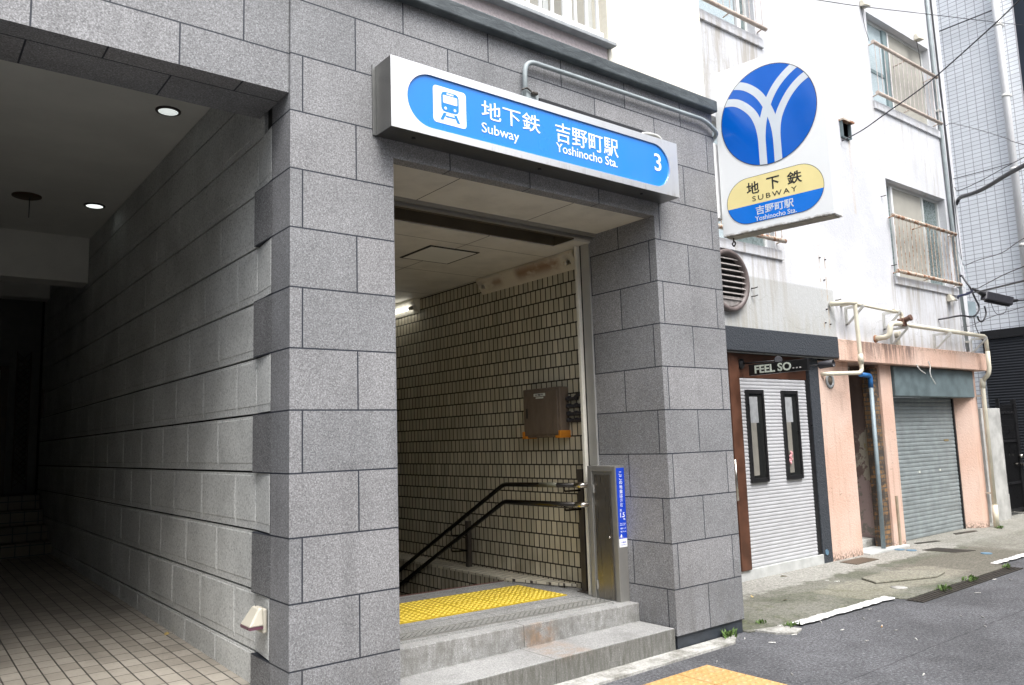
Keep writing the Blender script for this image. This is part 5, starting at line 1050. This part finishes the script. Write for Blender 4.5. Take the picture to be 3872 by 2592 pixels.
# ------------------------------------------------------------------ what stands to the right
SL = MB(); SL.box(11.98, 12.72, 1.42, 1.56, 0.0, 1.785); tag(SL.build('concrete_panel', M['concrete_slab'], bevel=0.006), 'upright weathered concrete panel behind the cream drain pipe', 'panel')
mb = MB(); mb.box(12.722, 12.80, 1.44, 1.60, 0.0, 0.40); tag(mb.build('kerb_block', M['concrete_slab'], bevel=0.006), 'low grey concrete block between the concrete panel and the black gate', 'block')
GT = thing('metal_gate', 'tall black mesh gate beyond the concrete panel', 'gate', (13.35, 1.55, 0))
g = MB(); g.box(13.0, 13.05, 1.53, 1.58, 0.05, 1.95); g.box(13.62, 13.72, 1.52, 1.58, 0.05, 1.95); g.box(13.05, 13.62, 1.54, 1.57, 1.70, 1.74); g.box(13.05, 13.62, 1.54, 1.57, 1.22, 1.26); g.box(13.05, 13.62, 1.54, 1.57, 0.52, 0.56); g.box(13.05, 13.62, 1.54, 1.57, 0.08, 0.12); g.build('gate_frame', M['black_frame'], GT, bevel=0.003)
g = MB()
for i in range(24): g.box(13.06+0.0235*i, 13.066+0.0235*i, 1.552, 1.558, 0.12, 1.86)
for i in range(6): g.box(13.05, 13.62, 1.551, 1.559, 1.30+0.1*i, 1.306+0.1*i)
g.build('mesh', M['black_frame'], GT)
B(13.05, 13.62, 1.575, 1.58, 0.12, 1.3).build('backing_sheet', M['black_frame'], GT)
g = MB(); g.cyl((13.62, 1.53, 0.98), (13.62, 1.47, 0.98), 0.03, 14); g.build('lock', M['rail_end'], GT); B(13.58, 13.72, 1.46, 1.519, 0.82, 0.86).build('handle', M['rail_end'], GT, bevel=0.004); B(13.40, 13.52, 1.52, 1.54, 0.845, 0.865).build('latch', M['rail_end'], GT)
mb = MB()
for i in range(12): mb.box(12.35+0.055*i, 12.356+0.055*i, 2.6, 2.606, 0.0, 2.35)
for i in range(8): mb.box(12.35, 12.96, 2.6, 2.606, 0.3+0.28*i, 0.306+0.28*i)
tag(mb.build('wire_fence', M['cable']), 'thin wire mesh fence in the gap beside the white house', 'fence')
TB = thing('tiled_building', 'tall building with pale grey tiled side, dark street face and black siding at its foot', 'building', (14, 3, 0))
MB().box(14.0, 14.06, 0.975, 9.0, 3.2, 14).build('tiled_wall', M['pale_tile'], TB)
MB().box(14.061, 15.5, 0.98, 9.0, 3.2, 14).build('street_face', M['navy'], TB)
MB().box(14.02, 15.5, 2.0, 9.0, 0.0, 3.2).build('tiled_wall', M['pale_tile'], TB)
MB().box(13.90, 15.5, 0.4, 2.02, 0.0, 3.05).build('siding_wall', M['siding'], TB)
MB().box(13.87, 15.5, 0.38, 2.03, 3.05, 3.205).build('siding_cap', M['black_frame'], TB)
g = MB(); g.tube([(13.90, 1.215, 14), (13.90, 1.20, 3.2)], 0.062, 16); DP = g.build('downpipe', M['white_paint'], TB)
g = MB()
for z in (8.7, 7.35, 5.98, 4.6): g.lathe((13.90, 1.205, z), (0, 0, 1), [(0.066, 0), (0.066, 0.06), (0.0, 0.06)], 16); g.box(13.90, 14.0, 1.14, 1.15, z+0.02, z+0.05)
g.build('pipe_clip', M['bracket'], DP)
mb = MB(); mb.box(19.0, 20.0, -14, 6, 0, 18); tag(mb.build('dark_building', M['navy']), 'dark navy building seen beyond the tiled corner', 'building')
mb = MB(); mb.box(11.50, 11.80, 1.26, 1.40, 3.21, 3.45); tag(mb.build('meter_box', M['galv'], bevel=0.006), 'grey meter box at the corner behind the hanging cables', 'box')

# ------------------------------------------------------------------ cables
def cable(label, pts, r, m='cable', path=True, name='cable', group='overhead cables at the right of the white house'):
    mb = MB(); mb.tube(smooth_path(pts, 10) if path else pts, r, 7); return tag(mb.build(name, M[m]), label, 'cable', group)
def sag(a, b, s, n=6): a, b = Vector(a), Vector(b); return [a+(b-a)*i/n-Vector((0, 0, s*4*(i/n)*(1-i/n))) for i in range(n+1)]
a_ = Vector((7.93, YW-0.02, 5.24)); b_ = Vector((7.979, -1.0, 6.178))
cable('twisted black wire from the duct stub up to the top right corner', [(7.95, YW-0.02, 5.235), (8.13, 0.98, 5.36), (8.25, 0.72, 5.52), (8.24, 0.2, 5.70), (8.10, -0.45, 5.94), (7.98, -1.0, 6.178), (7.7, -2.0, 6.66), (7.3, -4, 7.7)], 0.008)
cable('thin wire crossing above the top right window from left to right', [(3.2, -0.7, 4.75), (4.557, -0.5, 5.225), (5.304, -0.5, 5.416), (6.702, -0.5, 5.796), (9.586, -0.5, 6.583), (12.5, -0.5, 7.4)], 0.0035)
cable('straight dark wire slanting up across the pale tiles to the white downpipe', [(13.93, 2.32, 9.07), (13.93, 1.27, 9.06)], 0.012, path=False)
cable('thin wire dropping to the right from the top window rail', [(11.02, 1.13, 6.12)]+sag((10.9, 1.0, 6.10), (7.507, -1.0, 4.386), -0.02)+[(4.1, -3, 2.7+.06)], 0.004)
cable('thin upper wire of the pair meeting on the tiled wall', [(11.16, 1.15, 5.31), (11.0, 0.7, 5.26), (10.847, 0.2, 5.222)], 0.006, path=False)
cable('thin lower wire of the pair, curled where it leaves the wall', [(11.18, 1.15, 5.18), (10.7, 0.9, 4.98), (9.9, 0.5, 4.79), (10.847, 0.2, 5.222)][:2]+[(10.75, 0.6, 5.06), (10.847, 0.2, 5.222), (10.8, -0.3, 5.32), (10.0, -2, 5.3)], 0.006)
cable('thick bundled black cable bending out from the edge of the white house', [(11.27, 1.19, 4.93), (11.23, 1.12, 5.0), (10.65, 0.85, 4.86), (10.37, 0.62, 4.80), (10.60, 0.45, 4.87), (11.0, 0.25, 4.97)][:3]+[(10.105, 0.5, 4.721), (9.75, 0.2, 4.66), (9.2, -0.3, 4.62), (8.2, -1.2, 4.5), (6, -3.5, 4.4)], 0.028)
mb_t = MB()
for q in ((10.30, 0.62, 4.772), (9.72, 0.17, 4.655), (9.22, -0.28, 4.62)): mb_t.lathe(q, (0.7, 0.7, 0.05), [(0.0, -0.012), (0.034, -0.012), (0.034, 0.012), (0, 0.012)], 10)
cable('thin wire rising to the right from below the rusty window rail', [(11.24, 1.15, 3.945), (9.8, 0.4, 3.72), (8.6, -0.3, 3.52), (7.208, -1.0, 3.349), (5, -2.3, 3.1)], 0.005)
cable('thin wire curving up to the right above the black splice case', [(11.05, 1.0, 3.555), (10.6, 0.75, 3.47), (9.95, 0.45, 3.385), (9.711+.2, 0.3, 3.42), (9.711, 0.1, 3.50), (9.2, -0.5, 3.55), (7.5, -2.5, 3.6)][:3]+[(9.3, 0.1, 3.32), (8.4, -0.5, 3.26), (6.8, -2, 3.2)], 0.006)
cable('heavier messenger cable above the black splice case', [(10.85, 1.0, 3.47), (10.16, 0.6, 3.351), (9.5, 0.15, 3.262), (8.6, -0.5, 3.15), (7, -2, 2.98)], 0.012)
CL = thing('splice_case', 'black cable splice case hanging at the corner of the white house', 'splice case', (10.9, 0.6, 3.25))
g = MB(); g.hexa(((10.373, 0.57, 3.262), (11.31, 0.57, 3.25), (11.31, 0.66, 3.25), (10.373, 0.66, 3.262)), ((10.45, 0.57, 3.39), (11.40, 0.57, 3.385), (11.40, 0.66, 3.385), (10.45, 0.66, 3.39))); g.build('case', M['cable'], CL, bevel=0.018)
g = MB(); g.box(10.44, 11.27, 0.60, 0.63, 3.235, 3.252); g.build('seal_strip', M['black'], CL)
g = MB(); g.tube([(11.34, 0.615, 3.33), (11.60, 0.615, 3.355), (11.66, 0.615, 3.36)], [0.034, 0.022, 0.012], 10); g.build('cable_gland', M['black'], CL); g = MB(); g.tube([(10.42, 0.615, 3.335), (10.28, 0.64, 3.375), (10.18, 0.66, 3.41)], [0.034, 0.024, 0.014], 10); g.build('cable_gland', M['black'], CL)
cable('thin cable leaving the right end of the black splice case', [(11.64, 0.615, 3.36), (11.95, 0.6, 3.39), (12.6, 0.5, 3.45)], 0.011)
cable('black service cable looping from the white wall up past the meter box', [(10.263, 1.19, 3.055), (10.35, 1.1, 3.07), (10.56, 1.0, 3.104), (10.86, 1.0, 3.11), (11.051, 1.0, 3.142), (11.199, 1.0, 3.233), (11.217, 1.0, 3.307), (11.133, 1.0, 3.39), (11.018, 1.0, 3.514), (10.962, 1.0, 3.57), (11.0, 1.1, 3.75), (11.05, 1.16, 4.0), (11.10, 1.165, 6.0), (10.96, 1.165, 12)], 0.013)
cable('short bluish cable between the white wall and the splice case', [(10.9, 1.15, 3.42), (10.55, 1.0, 3.39), (10.40, 0.8, 3.385), (10.22, 0.66, 3.41)], 0.017, 'cable_blue')
cable('drooping black cable loop right of the meter box', [(10.872, 0.9, 3.105), (10.9, 0.9, 3.055), (10.976, 0.9, 3.029), (11.089, 0.9, 3.068), (11.189, 0.9, 3.173), (11.163, 0.9, 3.278)], 0.012)
cable('thin wire loop hanging under the splice case', [(10.588, 0.6, 3.244), (10.687, 0.6, 3.116), (10.863, 0.6, 3.078), (11.068, 0.6, 3.137), (11.129, 0.6, 3.202), (11.086, 0.6, 3.243)], 0.004)
cable('thin slack wire slanting below the splice case', [(10.9, 1.15, 2.98), (9.843, 0.6, 2.858), (9.5, 0.3, 2.87), (9.0, -0.2, 2.88), (7.5, -2, 2.9)], 0.004)
cable('thin black drop wire falling to the cream pipe', [(11.003, 1.0, 3.111), (11.032, 1.0, 2.98), (11.083, 0.99, 2.87)], 0.006)
cable('slim wire running down the white corner strip', [(10.99, 1.16, 12), (11.03, 1.16, 7.5), (11.10, 1.16, 6.4), (11.14, 1.16, 5.2), (11.18, 1.16, 4.2), (11.20, 1.15, 3.95)], 0.005)
cable('pale blue wire coil hanging at the corner strip', [(11.0, 1.16, 4.25), (11.15, 1.15, 4.05), (11.24, 1.13, 3.85), (11.25, 1.12, 3.68), (11.12, 1.15, 3.6), (11.06, 1.16, 3.75), (11.14, 1.16, 3.95)], 0.004, 'frosted')
for x, z, lb in ((8.27, 7.4, 'thin cord hanging from the fitting left of the top right window'), (10.44, 7.36, 'thin cord hanging from the fitting beside the grey downpipe')):
    xx = 8.80 if x < 9 else x
    cable(lb, [(xx, YW-0.02, z), (xx+0.05, YW-0.02, 7.1), (xx+0.12, YW-0.03, 6.9 if x < 9 else 6.2)], 0.004)
cable('loose wire end hanging below the peach beam, right one', [(9.66, 1.12, 2.42), (9.655, 1.10, 2.34), (9.61, 1.09, 2.26), (9.63, 1.08, 2.18), (9.72, 1.08, 2.10), (9.60, 1.08, 2.205)], 0.006, 'bracket', group='loose wire ends below the peach beam')
cable('loose wire end hanging below the peach beam, left one', [(9.30, 1.12, 2.36), (9.31, 1.10, 2.31), (9.37, 1.09, 2.27), (9.47, 1.09, 2.24)], 0.007, 'bracket', group='loose wire ends below the peach beam')

# ------------------------------------------------------------------ weeds and litter
def weed(x, y, z, n, h, label, spread=0.06):
    mb = MB()
    for i in range(n):
        a = random.uniform(0, 6.283); r0 = random.uniform(0, spread); L = h*random.uniform(0.5, 1.0); lean = random.uniform(0.2, 0.9); w = random.uniform(0.003, 0.008)
        bx_, by_ = r0*math.cos(a*1.7), r0*0.6*math.sin(a*2.3); dx, dy = math.cos(a), math.sin(a); px, py = -dy*w, dx*w
        pts = [(bx_, by_, 0), (bx_+dx*L*lean*0.4, by_+dy*L*lean*0.4, L*0.6), (bx_+dx*L*lean, by_+dy*L*lean, L*(1-0.35*lean))]
        mb.poly([(pts[0][0]-px, pts[0][1]-py, 0), (pts[0][0]+px, pts[0][1]+py, 0), (pts[1][0]+px, pts[1][1]+py, pts[1][2]), (pts[1][0]-px, pts[1][1]-py, pts[1][2])])
        mb.poly([(pts[1][0]-px, pts[1][1]-py, pts[1][2]), (pts[1][0]+px, pts[1][1]+py, pts[1][2]), pts[2]])
    o = mb.build('weed', M['leaf_green'], origin=(0, 0, 0), recalc=False); o.location = (x, y, z); return tag(o, label, 'weed', 'weeds in the cracks')
weed(3.40, -0.03, 0.0, 55, 0.085, 'grassy weed tuft at the foot of the right granite pillar', 0.09)
weed(4.03, -0.16, 0.012, 60, 0.03, 'low green weed at the near end of the worn white line', 0.10)
weed(3.93, 0.06, 0.012, 40, 0.03, 'low weed patch at the cracked concrete corner past the pillar', 0.08)
weed(6.17, -0.37, 0.018, 60, 0.05, 'bright weed in the near part of the drain channel', 0.12)
weed(6.80, -0.36, 0.018, 60, 0.05, 'leafy weed in the middle of the drain channel', 0.14)
weed(7.78, -0.33, 0.018, 40, 0.05, 'small weed at the far end of the drain channel', 0.08)
weed(11.3, 1.05, 0.012, 50, 0.05, 'small weed at the foot of the cream drain pipe', 0.10)
mb = MB(); mb.mat(M['paper']); mb.cyl((-0.03, 0, 0.005), (0.012, 0, 0.005), 0.0045, 8); mb.mat(M['paper']); mb.cyl((0.012, 0, 0.005), (0.035, 0, 0.005), 0.0046, 8)
butt = mb.build('cigarette_butt', None, origin=(0, 0, 0))
old_butt = butt.data.copy(); old_butt.materials[0] = M['old_paper']
spots_ = [(3.461, -0.121), (3.501, -0.324), (3.808, -0.307), (4.179, -0.481), (4.003, -0.766), (4.64, -0.409), (4.627, -0.536), (4.439, -0.764), (4.289, -0.986), (2.931, -0.85), (3.484, -1.403), (6.265, -0.614), (5.007, -1.166), (5.309, -1.032), (7.049, -0.459), (7.145, -0.568), (4.312, -0.229), (4.986, -0.273), (3.947, -0.098), (5.235, -0.9), (2.831, -0.352), (5.908, 0.652), (5.92, 0.552), (5.851, -0.218)]
for i, (x, y) in enumerate(spots_):
    o = butt if i == 0 else butt.copy()
    if i: COL.objects.link(o)
    o.location = (x, y, 0.012 if y > -0.1 else 0.001); o.rotation_euler = (0, 0, random.uniform(-0.9, 0.9)); s_ = random.uniform(0.45, 0.85); o.scale = (s_, 0.9, 0.9)
    on = i >= 21
    if i in (4, 5, 6, 7, 9, 11, 12, 13, 15, 17, 19, 20): o.data = old_butt
    tag(o, 'white cigarette butt on the mossy concrete before the bar shutter' if on else ('grey trodden cigarette butt on the asphalt road' if o.data is old_butt else 'white cigarette butt lying on the asphalt road'), 'cigarette butt', 'cigarette butts on the concrete' if on else 'grey trodden cigarette butts' if o.data is old_butt else 'white cigarette butts on the asphalt')
mb = MB(); mb.mat(M['filter']); mb.cyl((-0.03, 0, 0.005), (0.0, 0, 0.005), 0.0048, 8); mb.mat(M['paper']); mb.cyl((0.0, 0, 0.005), (0.03, 0, 0.005), 0.0046, 8)
o = mb.build('cigarette_butt', None, origin=(0, 0, 0)); o.location = (4.493, -0.63, 0.001); o.rotation_euler = (0, 0, 0.4); tag(o, 'cigarette butt with an orange tip on the asphalt road', 'cigarette butt')
for (x, y, lb) in ((4.722, 0.698, 'dry tan leaf on the mossy concrete close to the granite pillar'), (4.846, 0.417, 'curled tan leaf on the mossy concrete nearer the white line'), (5.877, 1.073, 'brown leaf by the base of the bar shutter')):
    l2 = bpy.data.objects.new('fallen_leaf', lf.data); COL.objects.link(l2); l2.location = (x, y, 0.014); l2.rotation_euler = (0.2, 0.1, random.uniform(0, 6)); l2.scale = (1.2,)*3; tag(l2, lb, 'leaf')

# ------------------------------------------------------------------ the other side of the street (seen only as reflections and as shade)
OB = thing('unseen_street_building', 'unseen beige building across the street, behind the viewer', 'building', (2, -10.5, 0))
g = MB(); wx = []
g.box(-14, 22.75, -16, -10.5, 0, 7.5); g.build('wall', plain('unseen_beige_street_wall', (0.52, 0.49, 0.43), 0.8, vary=0.15, sc=2), OB)
for i in range(12):
    for j in range(2):
        x = -13+2.9*i; z = 0.9+3.0*j
        W = MB().box(x, x+1.7, -10.5, -10.44, z, z+1.5).build('window', M['window_metal'], OB); MB().box(x+0.07, x+1.63, -10.455, -10.43, z+0.07, z+1.43).build('pane', M['glass'], W)

tag(B(22.76, 23.9, -16, -12.0, 0, 7.0).build('unseen_street_building', M['navy']), 'unseen dark narrow block across the street, added as a dark band for reflections', 'building')  # this and the next two are unseen blocks added to band the pane reflections
tag(B(23.95, 24.95, -16, -10.6, 0, 8.0).build('unseen_street_building', plain('unseen_pale_block_wall', (0.56, 0.53, 0.48), 0.8, vary=0.1, sc=2)), 'unseen slim pale block across the street, added as a light band for reflections', 'building')
tag(B(25.0, 45, -16, -11.0, 0, 7.0).build('unseen_street_building', M['siding']), 'unseen long black block across the street, added as a dark end for reflections', 'building')
